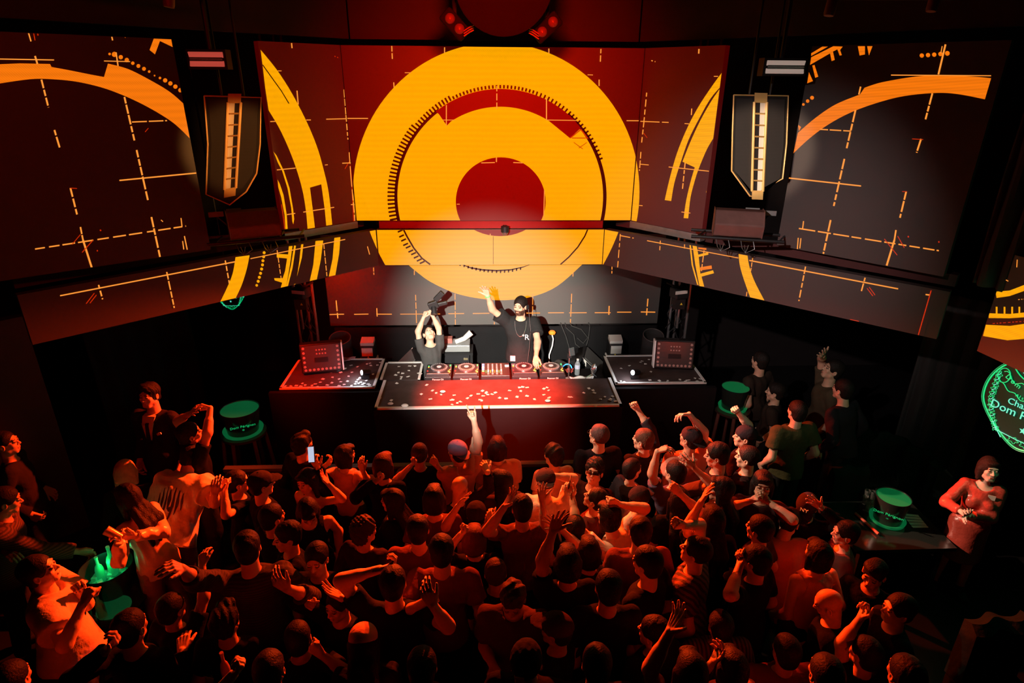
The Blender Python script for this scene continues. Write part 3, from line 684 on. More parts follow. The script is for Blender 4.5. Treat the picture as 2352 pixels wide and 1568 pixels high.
# -- folded panels left and right of it
tL = T(3.265, 580, 80); tR = T(3.014, 1440, 80)
foldL = [
 (OR, [sm(tL((60,112),(180,260),(290,430),(400,640),(480,830),(530,1000),(570,1180),(598,1430)))+tL((553,1435),(540,1300),(515,1120),(430,1145),(450,1300),(468,1452))+sm(tL((413,1460),(400,1320),(375,1170),(330,1010),(270,850),(200,700),(120,565)))+tL((95,400),(75,230)),
   tL((157,875),(180,905),(235,1020),(277,1150),(303,1300),(312,1380),(305,1420),(298,1400),(290,1300),(262,1150),(222,1020),(190,960)),
   tL((188,1085),(205,1120),(232,1200),(256,1350),(265,1488),(248,1488),(240,1350),(215,1220),(192,1140)), ell(1140,440,329,342,120)]),
 (DK, stroke([(75,225),(150,330),(215,420),(272,515)],2.2,None,tL)),
 (DIM, stroke([(215,1270),(232,1380),(243,1480)],1.8,None,tL) + stroke([(735,960),(757,1395)],2,None,tL) + stroke([(690,1005),(745,915)],1.6,None,tL) + stroke([(612,160),(650,175)],2,(3,4),tL)),
 (LINE, stroke([(683,410),(698,600),(713,785)],2.3,(14,4),tL) + stroke([(722,880),(735,1060),(765,1395)],2,(30,5),tL) + stroke([(550,632),(840,625)],2,(50,6),tL)
   + stroke([(130,650),(170,648)],2,None,tL) + stroke([(400,638),(435,638)],2,None,tL) + stroke([(180,1012),(322,998)],2,None,tL) + stroke([(540,975),(562,973)],1.6,None,tL) + stroke([(670,962),(765,958)],2,None,tL)
   + stroke([(378,1328),(610,1292)],2,(25,6),tL) + stroke([(255,1347),(318,1337)],2,None,tL) + stroke([(735,1272),(775,1271)],2,None,tL) + stroke([(290,62),(294,100)],2.6,None,tL) + stroke([(331,418),(340,522)],2.6,None,tL) + stroke([(185,270),(215,270)],1.6,None,tL))]
S2 = screen('led_screen', 'folded LED panel left of the big ring with a sweeping amber arc', (-2.265,6.94), (-1.59,7.59), 3.31, 5.25, foldL, m_panel_c)
foldR = [
 (OR, [sm(tR((683,228),(600,340),(500,490),(420,640),(350,810),(300,980),(262,1143)))+sm(tR((307,1150),(330,1020),(380,860),(430,720),(500,580),(580,440),(668,338))),
   sm(tR((665,345),(590,450),(510,590),(440,740),(385,878)))+sm(tR((470,917),(440,1020),(410,1150),(393,1268)))+sm(tR((425,1270),(440,1130),(470,1010),(500,920),(555,790),(620,670),(640,540))),
   tR((580,975),(565,1030),(548,1090),(556,1095),(575,1040),(583,990)), ell(1140,440,329,342,120)]),
 (LINE, stroke([(138,400),(118,610),(103,745)],2.3,(14,5),tR) + stroke([(98,810),(88,940)],2.3,(16,4),tR) + stroke([(-60,592),(290,606)],2,(60,6),tR) + stroke([(95,895),(152,900)],1.8,None,tR)
   + stroke([(290,914),(585,945)],2,None,tR) + stroke([(404,885),(386,1065)],2.6,(14,4),tR) + stroke([(450,510),(447,555)],2.4,None,tR) + stroke([(400,614),(432,616)],1.8,None,tR) + stroke([(500,98),(498,130)],3,None,tR)
   + stroke([(170,178),(198,186)],2.4,(4,4),tR) + stroke([(603,287),(632,287)],1.8,None,tR) + stroke([(378,1225),(440,1233)],1.8,None,tR) + stroke([(85,1180),(110,1182)],1.8,None,tR)),
 (DIM, stroke([(118,680),(142,712)],1.4,None,tR))]
S3 = screen('led_screen', 'folded LED panel right of the big ring with two amber arcs', (1.805,7.59), (2.445,6.84), 3.31, 5.25, foldR, m_panel_c)
m_alu = mat('brushed_aluminium', (.55,.55,.56), .35, .7, noise=.25, nscale=14)
for (p, q, lab) in (((-2.265,6.94),(-1.58,7.60),'left'), ((1.80,7.60),(2.445,6.84),'right')):
    d = np.array(q)-np.array(p); d = d/np.linalg.norm(d); n = np.array([d[1], -d[0]]); n = -n if n[1] > 0 else n
    a, b = np.array(p)+n*.012, np.array(q)+n*.012; mb = MB()
    mb.hexa([(a[0],a[1],3.225),(b[0],b[1],3.225),(b[0]-n[0]*.1,b[1]-n[1]*.1,3.225),(a[0]-n[0]*.1,a[1]-n[1]*.1,3.225)], [(a[0],a[1],3.305),(b[0],b[1],3.305),(b[0]-n[0]*.1,b[1]-n[1]*.1,3.305),(a[0]-n[0]*.1,a[1]-n[1]*.1,3.305)], m_alu)
    tag(mb.build('metal_rail', origin=(a[0],a[1],3.225)), 'brushed metal rail under the folded LED panel %s of the big ring' % lab, 'rail')
# -- middle row
mid = [
 (OR, [ell(1135,309,325,469,120)]),
 (RD, [ell(1148,462,103,80,48)]),
 (DK, stroke(cU((360,1140),(380,1180),(415,1240),(455,1290),(497,1322)),3.6) + stroke(cU((1287,1140),(1270,1180),(1235,1235),(1190,1285),(1148,1322)),3)
   + [q for (x, y) in ((345,1155),(352,1180),(362,1200),(372,1222),(385,1235),(398,1255),(412,1268),(425,1285),(440,1300),(455,1312)) for q in stroke(cU((x-10,y+5),(x+14,y-6)),3.6)]
   + stroke([(1133,542),(1133,606)],1)),
 (LINE, stroke(cU((797,1168),(797,1182)),2))]
S4 = screen('led_screen', 'narrow middle LED screen above the DJ showing the lower part of the ring', (-1.352,7.6), (1.478,7.6), 2.745, 3.2, mid)
wl = T(2.94, 0, 540)
wingL = [
 (OR, [ell(1135,309,325,469,120), sm(wl((1685,135),(1665,230),(1630,340),(1580,445)))+sm(wl((1475,472),(1530,360),(1570,260),(1590,148))),
   wl((1868,125),(1945,130),(1950,75),(1975,72),(1960,180),(1930,360),(1890,370),(1905,320),(1855,305),(1850,290),(1908,290),(1925,240),(1938,157),(1868,150)),
   wl((1985,70),(1998,70),(1975,220),(1940,358),(1930,358),(1965,200)), wl((2033,62),(2048,60),(2038,150),(2005,278),(2020,180)),
   wl((2130,38),(2182,35),(2165,170),(2135,315),(2088,322),(2115,200)), wl((2257,18),(2298,12),(2290,120),(2262,280),(2218,288),(2245,160)), wl((2170,300),(2192,298),(2176,330)), wl((1985,330),(1996,328),(1995,345),(1980,350))]
   + dots([(1783,118,3.4),(1780,145,3.4),(1775,172,3.4),(1772,200,3.4),(1766,228,3.4),(1759,257,3.4),(1751,284,3.4),(1743,311,3.4),(1733,338,3)], wl)),
 (LINE, stroke([(405,408),(1590,178)],2.8,None,wl) + stroke([(1690,158),(2330,28)],2,None,wl) + stroke([(665,335),(692,432)],3.6,(14,4),wl) + stroke([(1125,248),(1176,490)],3.2,(15,4),wl) + stroke([(1520,170),(1548,325)],3,(11,4),wl)
   + stroke([(1870,100),(1897,290)],2,(10,4),wl) + stroke([(2185,60),(2208,290)],2,(12,3),wl) + stroke([(2480,75),(2495,130)],2,None,wl)),
 (DIM, stroke([(580,462),(636,390)],1.8,None,wl) + stroke([(606,458),(650,402)],1.8,None,wl))]
S5 = screen('led_screen', 'long LED band running from the stage to the left wall', (-3.97,5.12), (-1.36,7.598), 2.745, 3.2, wingL)
wr = T(2.94, 1400, 520)
wingR = [
 (OR, [ell(1135,309,325,469,120), wr((540,122),(550,122),(565,260),(602,395),(592,392),(555,260)), wr((560,122),(588,124),(600,190),(668,172),(668,190),(603,205),(614,318),(700,295),(706,315),(622,338),(640,405),(608,402),(580,260)),
   sm(wr((932,192),(945,270),(980,370),(1048,502)))+sm(wr((950,478),(905,350),(880,260),(872,185)))]),
 (OR2, [wr((600,140),(655,146),(655,158),(600,150)), wr((612,275),(690,262),(693,285),(614,296))]),
 (LINE, stroke([(255,95),(872,212)],2,None,wr) + stroke([(945,228),(1950,420)],2.8,None,wr) + stroke([(640,160),(622,300)],2.2,(12,5),wr) + stroke([(968,212),(955,300)],2,(9,3),wr) + stroke([(1325,270),(1280,502)],3,(14,4),wr)
   + stroke([(1727,345),(1700,442)],3.2,(14,4),wr) + stroke([(75,50),(55,290)],2,(14,6),wr) + stroke([(345,95),(340,168)],2,(10,4),wr) + stroke([(508,120),(508,148)],2,None,wr) + stroke([(70,60),(165,78)],2,(20,4),wr) + stroke([(2135,458),(2165,462)],3,None,wr) + stroke([(930,440),(925,470)],2,None,wr)),
 (DIM, stroke([(1740,415),(1780,468)],1.8,None,wr) + stroke([(1755,408),(1795,462)],1.8,None,wr) + stroke([(2173,430),(2085,735)],2.4,None,wr) + stroke([(1625,628),(1685,640)],3,None,wr))]
S6 = screen('led_screen', 'long LED band running from the stage to the right wall', (1.482,7.598), (4.12,5.06), 2.745, 3.2, wingR)
# -- backdrop behind the DJ
lw = T(3.92, 640, 600); lr = T(3.92, 1100, 600)
low = [
 (OR, [cU((385,1300))+sm(cU((385,1322),(430,1360),(500,1410),(620,1465),(740,1492),(860,1501),(1000,1485),(1130,1432),(1258,1322)))+cU((1258,1300))]),
 (DK, [cU((640,1317),(700,1335),(760,1345),(830,1349),(900,1345),(960,1333),(1012,1317),(960,1338),(900,1352),(830,1357),(760,1353),(700,1343))]
   + [q for x, y in ((648,1322),(668,1328),(688,1335),(708,1340),(728,1345),(748,1350),(768,1353),(788,1355),(808,1357),(830,1358),(850,1358),(870,1357),(890,1355),(910,1352),(930,1347),(950,1342)) for q in stroke(cU((x,y-6),(x-2,y+7)),3.2)]),
 (LINE, stroke([(450,478),(590,474)],2,None,lw) + stroke([(518,350),(534,512)],2.6,(18,4),lw) + stroke([(680,476),(810,473)],2,None,lw) + stroke([(884,420),(888,495)],2.4,None,lw) + stroke([(880,474),(1020,474)],2,None,lw)
   + stroke([(1095,474),(1455,472)],1.6,None,lw) + stroke([(1233,300),(1243,575)],2,(22,4),lw) + stroke([(1528,470),(1670,468)],2,None,lw) + stroke([(1588,290),(1592,575)],2,(16,4),lw) + stroke([(1748,468),(1898,466)],2,None,lw) + stroke([(1940,500),(1942,575)],2,(10,4),lw)
   + stroke([(2288,290),(2286,510)],2,(20,4),lw) + stroke([(2230,464),(2352,464)],2,None,lw) + stroke([(855,55),(858,120)],2,(9,3),lw) + stroke([(1222,80),(1222,122)],2,None,lw)
   + stroke([(430,465),(550,463)],2,None,lr) + stroke([(622,462),(765,461)],2,None,lr) + stroke([(835,290),(823,560)],2.2,(22,4),lr) + stroke([(812,462),(970,461)],2,None,lr) + stroke([(1042,461),(1185,461)],2,None,lr) + stroke([(1172,400),(1169,480)],2.8,None,lr)
   + stroke([(1243,456),(1372,456)],2,None,lr) + stroke([(1457,454),(1587,456)],2.2,None,lr) + stroke([(1521,335),(1508,487)],2.4,(16,4),lr) + stroke([(1198,45),(1196,110)],2,(9,3),lr) + stroke([(848,95),(846,135)],2,None,lr))]
S7 = screen('led_screen', 'low LED backdrop behind the DJ booth with the foot of the amber ring', (-2.26,8.4), (2.51,8.4), 1.62, 2.95, low, mat('led_panel_low', (.085,.083,.08), .5, noise=.05, nscale=90))
# -- big panels left and right
bl = T(2.178, 0, 0)
bigL = [
 (OR2, [bl((-20,322),(100,317),(250,320))+sm(bl((258,335),(350,352),(450,372),(520,385)))+sm(bl((540,318),(640,345),(750,400),(850,460),(925,525)))+sm(bl((957,700),(880,625),(800,570),(700,515),(600,470),(500,435),(380,408),(260,396),(150,396),(-20,420))),
   bl((748,250),(772,185),(860,190),(873,240),(800,205),(775,272)), bl((605,177),(628,177),(628,190))]
   + dots([(548,270,3),(572,272,6),(604,286,5),(634,300,5),(664,316,4),(692,330,4.5),(720,344,4.5),(746,358,3),(773,378,2),(800,390,3),(826,402,5),(852,417,5),(877,433,5),(902,451,5)], bl)),
 (LINE, stroke([(175,280),(187,320)],4,None,bl) + stroke([(207,398),(242,537)],4,(20,4),bl) + stroke([(272,650),(298,737)],4,(20,4),bl) + stroke([(352,940),(385,1072)],4,(20,4),bl) + stroke([(402,1135),(415,1200)],3.6,(16,3),bl) + stroke([(415,1200),(460,1342)],4.4,None,bl)
   + stroke([(580,262),(590,330)],3,None,bl) + stroke([(622,485),(672,702)],4,(22,4),bl) + stroke([(683,750),(740,1003)],4,(22,4),bl) + stroke([(757,1085),(800,1284)],4,(22,4),bl) + stroke([(-10,295),(270,300)],2.4,None,bl) + stroke([(520,305),(650,308)],2,None,bl)
   + stroke([(660,610),(835,603)],2.6,(40,5),bl) + stroke([(597,902),(990,864)],3,None,bl) + stroke([(175,1245),(930,1130)],3,(26,9),bl) + stroke([(905,1090),(910,1132)],2.4,None,bl) + stroke([(913,1205),(919,1247)],2.4,None,bl) + stroke([(922,1180),(936,1248)],2.6,None,bl)
   + stroke([(138,150),(155,207)],3,None,bl) + stroke([(557,175),(563,202)],3,None,bl) + stroke([(805,1100),(815,1108)],2,None,bl)),
 (DIM, stroke([(165,152),(175,202)],2,None,bl) + stroke([(186,155),(190,178)],2.4,None,bl) + stroke([(360,1222),(402,1172)],1.6,None,bl) + stroke([(410,1262),(465,1200)],2,None,bl) + stroke([(350,940),(385,942)],1.6,None,bl) + stroke([(485,1250),(488,1256)],3,None,bl) + stroke([(500,1148),(505,1154)],3,None,bl) + stroke([(725,660),(742,640)],1.5,None,bl))]
def ext(p, q, t): return tuple(np.array(p)+(np.array(q)-np.array(p))*t)
S8 = screen('led_screen', 'large dark LED wall at the far left with a drooping orange arc', ext((-3.86,5.31),(-2.76,6.17),-.25), (-2.76,6.17), 3.32, 5.22, bigL)
br = T(1.9605, 1440, 0)
bigR = [
 (OR2, [sm(br((770,598),(850,530),(940,470),(1050,425)))+sm(br((1070,395),(1150,370),(1300,345),(1430,338),(1560,345),(1640,352)))+sm(br((1612,447),(1500,425),(1400,418),(1250,432),(1120,465),(1000,510),(900,565),(820,625),(750,690))),
   br((830,240),(880,210),(905,210),(830,252)), br((825,292),(830,258),(930,208),(972,210),(960,225),(968,248),(958,250),(948,222),(928,232),(936,270),(922,275),(915,240)), br((835,295),(845,292),(862,345),(848,350)), br((812,375),(820,325),(838,365)), br((1040,208),(1072,208),(1072,245),(1048,250)), br((1082,208),(1106,208),(1090,250)), br((770,560),(785,572),(775,590))]
   + dots([(1328,250,5),(1356,248,5),(1384,246,5),(1412,243,5),(1443,240,5.5),(795,470,3),(814,455,4),(834,440,4.5)], br)),
 (LINE, stroke([(1435,200),(1403,335)],4,None,br) + stroke([(1420,208),(1414,240)],2,None,br) + stroke([(1190,338),(1640,341)],2.2,None,br) + stroke([(1376,420),(1345,537)],4,(22,4),br) + stroke([(1325,625),(1305,687)],4,(22,4),br) + stroke([(1258,862),(1230,980)],4,(20,4),br)
   + stroke([(1212,1035),(1205,1080)],3.6,None,br) + stroke([(1205,1080),(1170,1195)],4.4,None,br) + stroke([(1053,390),(1045,425)],3.4,None,br) + stroke([(1030,495),(990,667)],4,(22,4),br) + stroke([(980,715),(932,927)],4,(22,4),br) + stroke([(918,990),(885,1142)],4,(20,4),br)
   + stroke([(870,582),(1010,590)],2.6,(30,4),br) + stroke([(720,800),(1055,837)],3,None,br) + stroke([(775,1028),(1405,1128)],3,(28,7),br) + stroke([(796,995),(792,1028)],2.6,None,br) + stroke([(772,1070),(768,1122)],2.4,None,br) + stroke([(784,1072),(779,1118)],2.4,None,br)),
 (DIM, stroke([(1285,625),(1335,628)],1.6,None,br) + stroke([(1160,1075),(1218,1148)],1.8,None,br) + stroke([(1220,1062),(1250,1115)],1.8,None,br) + stroke([(1240,862),(1262,862)],1.6,None,br) + stroke([(1405,1085),(1406,1092)],3,None,br) + stroke([(1266,1062),(1270,1068)],3,None,br))]
S9 = screen('led_screen', 'large dark LED wall right of the hanging speakers with an orange arc', (3.065,6.275), (4.07,5.13), 3.32, 5.22, bigR)
# -- pieces at the right edge of the picture
rr_ = T(1.82, 2100, 240)
e0 = aty(2245,803,4.8); 
S11 = screen('led_screen', 'tilted LED panel at the right edge above the green sign', (4.31,4.80), (4.40,4.10), 2.74, 3.62, [
 (OR, [rr_((340,782),(400,777),(470,750),(470,775),(400,800),(345,808)), rr_((312,872),(400,875),(470,868),(470,888),(400,893),(312,892)), rr_((300,920),(400,925),(470,915),(470,978),(390,985),(288,967))]
   + [q for x in (345,378,410,440) for q in stroke(rr_((x,845),(x,885)),4)]),
 (LINE, stroke(rr_((362,722),(395,738)),2) + stroke(rr_((436,815),(470,812)),1.6,(3,3)) + stroke(rr_((432,648),(430,680)),2)),
 (DIM, stroke(rr_((330,915),(470,905)),1.6,(5,4)))])
S10 = screen('led_screen', 'upper LED panel at the right edge with jagged amber bands', (4.36,4.62), (4.44,4.02), 3.72, 4.45, [
 (OR, [rr_((400,268),(425,275),(470,272),(470,312),(445,308),(430,325),(425,300),(400,292)), rr_((396,372),(430,378),(470,350),(470,435),(430,408),(396,388))]),
 (LINE, stroke(rr_((441,415),(436,572)),2.4,(12,4)) + stroke(rr_((448,330),(446,342)),2))])
# ---------------------------------------------------------------- stage blocks
m_top = mat('stage_top_lacquer', (.062,.040,.038), .6, noise=.6, nscale=5, bump=.12, bscale=25, spec=.25)
m_side = mat('stage_black_cloth', (.012,.01,.011), .9, spec=.04)
m_edge = mat('white_edge_strip', (.78,.76,.74), .4, noise=.1, nscale=25)
def block(name, label, x0, x1, y0, y1, z0, z1, edges, ew=.035):
    o = MB().box(((x0+x1)/2,(y0+y1)/2,(z0+z1)/2),(x1-x0,y1-y0,z1-z0), m_side)
    b = o.build(name, origin=((x0+x1)/2,(y0+y1)/2,z0)); tag(b, label, 'stage block')
    t = MB().box(((x0+x1)/2,(y0+y1)/2,z1+.006),(x1-x0-.004,y1-y0-.004,.012), m_top); t = t.build('deck_top', parent=b, origin=((x0+x1)/2,(y0+y1)/2,z1))
    spec = {'f': ((x0+x1)/2,y0+ew/2,x1-x0,ew), 'b': ((x0+x1)/2,y1-ew/2,x1-x0,ew), 'l': (x0+ew/2,(y0+y1)/2,ew,y1-y0), 'r': (x1-ew/2,(y0+y1)/2,ew,y1-y0)}
    for e in edges:
        cx, cy, sx, sy = spec[e]; MB().box((cx,cy,z1+.011),(sx,sy,.022), m_edge).build('edge_strip', parent=t, origin=(cx,cy,z1))
    return b
TB = 1.45
stage = MB().box((.1,8.2,.275),(5.7,2.54,.55), m_side).box((-2.05,6.84,.275),(1.45,.18,.55), m_side).box((2.27,6.84,.275),(1.36,.18,.55), m_side).build('stage', origin=(.1,8.2,0)); tag(stage, 'low black stage floor the DJ stands on', 'stage')
block('stage_block', 'front stage block lit red, white edges and paper scraps on it', -1.29, 1.55, 6.2, 6.915, 0, TB, 'flr')
block('stage_block', 'left stage block below the tilted lamp panel, edged in white and red', -2.51, -1.37, 6.73, 7.58, .55, TB, 'fblr', .03)
block('stage_block', 'right stage block edged in white carrying the framed lamp panel', 1.58, 2.72, 6.75, 7.60, .55, TB, 'fblr', .03)
tl = MB().box((-1.09,7.20,1.0),(.50,.52,.9), m_side).build('side_table', origin=(-1.09,7.2,.55)); tag(tl, 'small square table left of the decks with a white border', 'table')
MB().box((-1.09,7.20,TB+.006),(.50,.52,.012), m_top).build('table_top', parent=tl, origin=(-1.09,7.2,TB))
for c, s_ in (((-1.325,7.2),(.03,.52)),((-.855,7.2),(.03,.52)),((-1.09,7.445),(.50,.03))): MB().box((c[0],c[1],TB+.011),(s_[0],s_[1],.022), m_edge).build('edge_strip', parent=tl, origin=(c[0],c[1],TB))
dt = thing('deck_table', (.35,7.13,.55), 'black table behind the front stage block carrying the DJ players', 'table')
MB().box((.35,7.13,1.375),(2.3,.41,.05), m_side).build('table_top', parent=dt, origin=(.35,7.13,1.35))
for x in (-.72,1.42):
    for y in (6.98,7.28): MB().box((x,y,.95),(.06,.06,.80), BLACK()).build('leg', parent=dt, origin=(x,y,.55))
# front skirts under the side blocks
for x0, x1, s_ in ((-2.62,-1.30,'left'),(1.56,2.82,'right')):
    o = MB().box(((x0+x1)/2,6.69,.72),(x1-x0,.06,1.44), m_side).build('stage_skirt', origin=((x0+x1)/2,6.69,0)); tag(o, 'black cloth front below the %s stage block' % s_, 'skirt')
# crowd barrier
m_rail = mat('rail_steel', (.10,.08,.08), .6, .3)
bar = thing('crowd_barrier', (0,5.62,0), 'dark metal barrier rail between the crowd and the stage', 'barrier')
MB().box((0,5.62,1.085),(5.6,.07,.035), m_rail).build('top_rail', parent=bar, origin=(0,5.62,1.085))
MB().box((0,5.64,.55),(5.5,.02,1.0), BLACK()).build('front_panel', parent=bar, origin=(0,5.64,.05))
for x in np.linspace(-2.7,2.7,7): MB().box((x,5.66,.54),(.05,.05,1.07), BLACK()).build('post', parent=bar, origin=(x,5.66,0))
# ---------------------------------------------------------------- DJ players and mixer
m_pl = mat('player_black', (.022,.022,.025), .3, spec=.6); m_gr = mat('knob_grey', (.3,.3,.32), .35); m_sil = mat('silver_metal', (.6,.6,.62), .25, .9)
m_wht = mat('white_print', (.8,.8,.8), .5)
def glow(n, c, s=1.5): return mat('glow_'+n, c, .5, emit=c, es=s)
GG, GB, GW, GO, GY, GRD = glow('green',(.05,.8,.15)), glow('blue',(.1,.35,1.),1.6), glow('white',(1,.95,.9),1.1), glow('orange',(1,.3,.02)), glow('yellow',(1,.75,.1)), glow('red',(1,.02,.01),1.4)
def player(x, lab):
    y = 7.13; z = 1.40; b = MB().box((x,y,z+.05),(.325,.38,.09), m_pl).build('dj_player', origin=(x,y,z), bevel=.006); tag(b, lab, 'DJ player', 'DJ players on the deck table')
    j = MB(); j.lathe((x,y+.055,z+.095),[(.108,0),(.108,.018),(.100,.024),(.094,.024)], m_sil, 40); j.lathe((x,y+.055,z+.105),[(.094,.012),(.058,.016),(0,.016)], m_pl, 40)
    for k in range(28):
        a = 2*math.pi*k/28; j.ball((x+.103*math.cos(a),y+.055+.103*math.sin(a),z+.118), .006, m_gr, 6)
    jo = j.build('jog_wheel', parent=b, origin=(x,y+.055,z+.095), smooth=True)
    MB().lathe((x,y+.055,z+.121),[(.034,0),(.034,.003),(0,.003)], GW, 24).build('jog_display', parent=jo, origin=(0,0,0)) if False else None
    d = MB().lathe((x,y+.055,z+.1205),[(.030,0),(.030,.004),(0,.004)], mat('jog_label', (.75,.72,.75), .4), 24).build('jog_display', parent=jo, origin=(x,y+.055,z+.12))
    s = MB(); s.hexa([(x-.15,y-.19,z+.09),(x+.15,y-.19,z+.09),(x+.15,y-.085,z+.09),(x-.15,y-.085,z+.09)],[(x-.14,y-.185,z+.135),(x+.14,y-.185,z+.135),(x+.15,y-.09,z+.10),(x-.15,y-.09,z+.10)], m_pl)
    so = s.build('screen_hood', parent=b, origin=(x,y-.14,z+.09))
    MB().box((x,y-.186,z+.138),(.27,.012,.006), m_sil).build('hood_trim', parent=so, origin=(x,y-.186,z+.138))
    for k, (dx, dy, mm) in enumerate(((-.135,.12,GG),(-.135,.09,GO),(.14,.15,GG),(.14,.13,GG),(.125,-.03,GY),(.140,-.05,GY),(-.14,-.02,GRD),(.138,.01,GO))):
        MB().box((x+dx,y+dy,z+.098),(.016,.012,.008), mm).build('button', parent=b, origin=(x+dx,y+dy,z+.095))
    MB().box((x+.148,y+.06,z+.097),(.008,.09,.004), m_gr).build('pitch_slider', parent=b, origin=(x+.148,y+.06,z+.097))
    text('maker_text', 'Pioneer DJ', .032, (x,y-.193,z+.058), (1,0,0), (0,0,1), m_wht, b)
    return b
for x, n in ((-.62,'leftmost of the four DJ players, next to the white-bordered table'),(-.27,'second DJ player from the left, touching the mixer'),(.47,'DJ player just right of the mixer by the DJ'),(.82,'rightmost of the four DJ players, near the phone stand')): player(x, n)
x, y, z = .10, 7.13, 1.40
mxr = MB().box((x,y,z+.055),(.36,.38,.10), m_pl).build('dj_mixer', origin=(x,y,z), bevel=.006); tag(mxr, 'DJ mixer with faders and coloured lights in the middle of the table', 'DJ mixer')
for c in range(4):
    fx = x-.09+.055*c
    fs_ = MB().box((fx,y-.10,z+.108),(.022,.10,.006), m_gr).build('fader_slot', parent=mxr, origin=(fx,y-.1,z+.105))
    MB().box((fx,y-.08+.02*(c % 2),z+.118),(.018,.014,.022), m_wht).build('fader', parent=fs_, origin=(fx,y-.08+.02*(c%2),z+.11))
    for r in range(4): MB().lathe((fx,y-.01+.045*r,z+.105),[(.011,0),(.009,.016),(0,.016)], m_gr, 10).build('knob', parent=mxr, origin=(fx,y-.01+.045*r,z+.105))
for k, mm in enumerate((GB,GB,GW,GB,GG,GRD)): MB().box((x-.155,y+.14-.05*k,z+.108),(.03,.022,.006), mm).build('button', parent=mxr, origin=(x-.155,y+.14-.05*k,z+.105))
for k, mm in enumerate((GG,GY,GO,GG)): MB().box((x-.118+.055*k,y-.07,z+.108),(.006,.06,.006), mm).build('level_meter', parent=mxr, origin=(x-.118+.055*k,y-.07,z+.105))
MB().box((x+.15,y+.09,z+.108),(.05,.05,.005), GW).build('touch_screen', parent=mxr, origin=(x+.15,y+.09,z+.105))
for k, (cx, c) in enumerate(((-.30,(.8,.8,.8)),(-.05,(.8,.1,.05)),(.02,(.9,.9,.9)),(.06,(.1,.6,.2)),(.10,(.9,.8,.1)),(.14,(.9,.9,.9)),(.50,(.9,.9,.9)),(.62,(.7,.1,.1)),(.80,(.8,.8,.9)),(.86,(.9,.7,.1)))):
    o = MB().tube([(cx,6.938,1.43),(cx+.01,6.931,1.425),(cx+.03,6.928,1.405),(cx+.035,6.936,1.388)], .006, mat('cable_%d' % k, c, .5), 6).build('cable', origin=(cx,6.935,1.39), smooth=True); tag(o, 'short cable plugged into the back edge of the DJ decks', 'cable', 'cables at the back of the DJ decks')
# ---------------------------------------------------------------- things on the table at the DJ's left hand
def P3(x, y, z): return atz(x, y, z)
q = (1.03, 7.02, 1.40); ms = thing('phone_stand', q, 'thin metal stand with a clamp and a phone right of the decks', 'stand')
MB().lathe(q,[(.05,0),(.05,.012),(.008,.016),(0,.016)], m_sil, 20).build('base', parent=ms, origin=q); MB().tube([q,(q[0],q[1],1.72)], .006, m_sil, 8).build('pole', parent=ms, origin=q)
MB().box((q[0],q[1],1.73),(.05,.03,.05), m_pl).build('clamp', parent=ms, origin=(q[0],q[1],1.73)); MB().box((q[0]+.025,q[1]-.01,1.79),(.075,.010,.10), mat('mirror_glass',(.8,.8,.85),.12,.9), rotz(.5)@rotx(-.3)).build('phone', parent=ms, origin=(q[0]+.025,q[1]-.01,1.79))
q = (1.16, 7.16, 1.40); bt = MB().lathe(q,[(.031,0),(.034,.01),(.034,.08),(.030,.10),(.034,.12),(.034,.155),(.020,.185),(.013,.20),(.013,.212),(0,.212)], mat('clear_plastic',(.7,.8,.85),.08,trans=.7), 24).build('water_bottle', origin=q, smooth=True); tag(bt, 'clear plastic water bottle standing right of the decks', 'bottle')
MB().lathe((q[0],q[1],q[2]+.09),[(.0352,0),(.0352,.055)], mat('bottle_label',(.25,.4,.75),.5,wave=(30,2,(.9,.9,.95),'Z')), 24).build('label_wrap', parent=bt, origin=q); MB().lathe((q[0],q[1],q[2]+.205),[(.015,0),(.015,.018),(0,.018)], m_wht, 16).build('bottle_cap', parent=bt, origin=q)
def cloth(name, c, sx, sy, m, label, cat, hgt=.03):
    vs = []; n = 14; r = np.random.default_rng(abs(int(c[0]*100))+5)
    for i in range(n):
        for j in range(n):
            u, v = i/(n-1)-.5, j/(n-1)-.5; vs.append((c[0]+u*sx*(1+.2*math.sin(5*v)), c[1]+v*sy*(1+.2*math.cos(4*u)), c[2]+.012+hgt*abs(math.sin(6*u+2)*math.cos(7*v+1))+.004*r.random()))
    mb = MB(); mb.add(vs, [(i*n+j,(i+1)*n+j,(i+1)*n+j+1,i*n+j+1) for i in range(n-1) for j in range(n-1)], m); o = mb.build(name, origin=c, smooth=True)
    so = o.modifiers.new('thickness','SOLIDIFY'); so.thickness = .006; return tag(o, label, cat)
cloth('towel', (1.20,6.99,1.40), .26, .12, mat('white_towel',(.8,.76,.74),.9,bump=.4), 'crumpled white towel lying in front of the water bottle', 'towel')
cloth('jacket', (1.07,7.24,1.40), .10, .10, mat('dark_red_cloth',(.35,.05,.04),.9,bump=.4), 'small dark red cloth folded behind the phone stand', 'cloth')
q = (1.34, 7.05, 1.40); hs = thing('silver_figure', q, 'small silver tripod figure at the right end of the deck table', 'lamp')  # unidentified silver object, shaped as a tripod with a teardrop, not a lamp
for a in (0.4,2.5,4.4): MB().tube([(q[0],q[1],q[2]+.06),(q[0]+.06*math.cos(a),q[1]+.06*math.sin(a),q[2]+.008)], .007, m_sil, 8).build('leg', parent=hs, origin=q, smooth=True)
MB().lathe((q[0],q[1],q[2]+.05),[(.006,0),(.03,.03),(.042,.08),(.03,.13),(.0,.165)], m_sil, 18, ax=(.15,-.1,1)).build('teardrop', parent=hs, origin=q, smooth=True); MB().tube([(q[0]-.01,q[1],q[2]+.05),(q[0]-.08,q[1]-.03,q[2]+.03),(q[0]-.10,q[1]-.05,q[2]+.008)], .006, m_sil, 8).build('arm', parent=hs, origin=q, smooth=True)
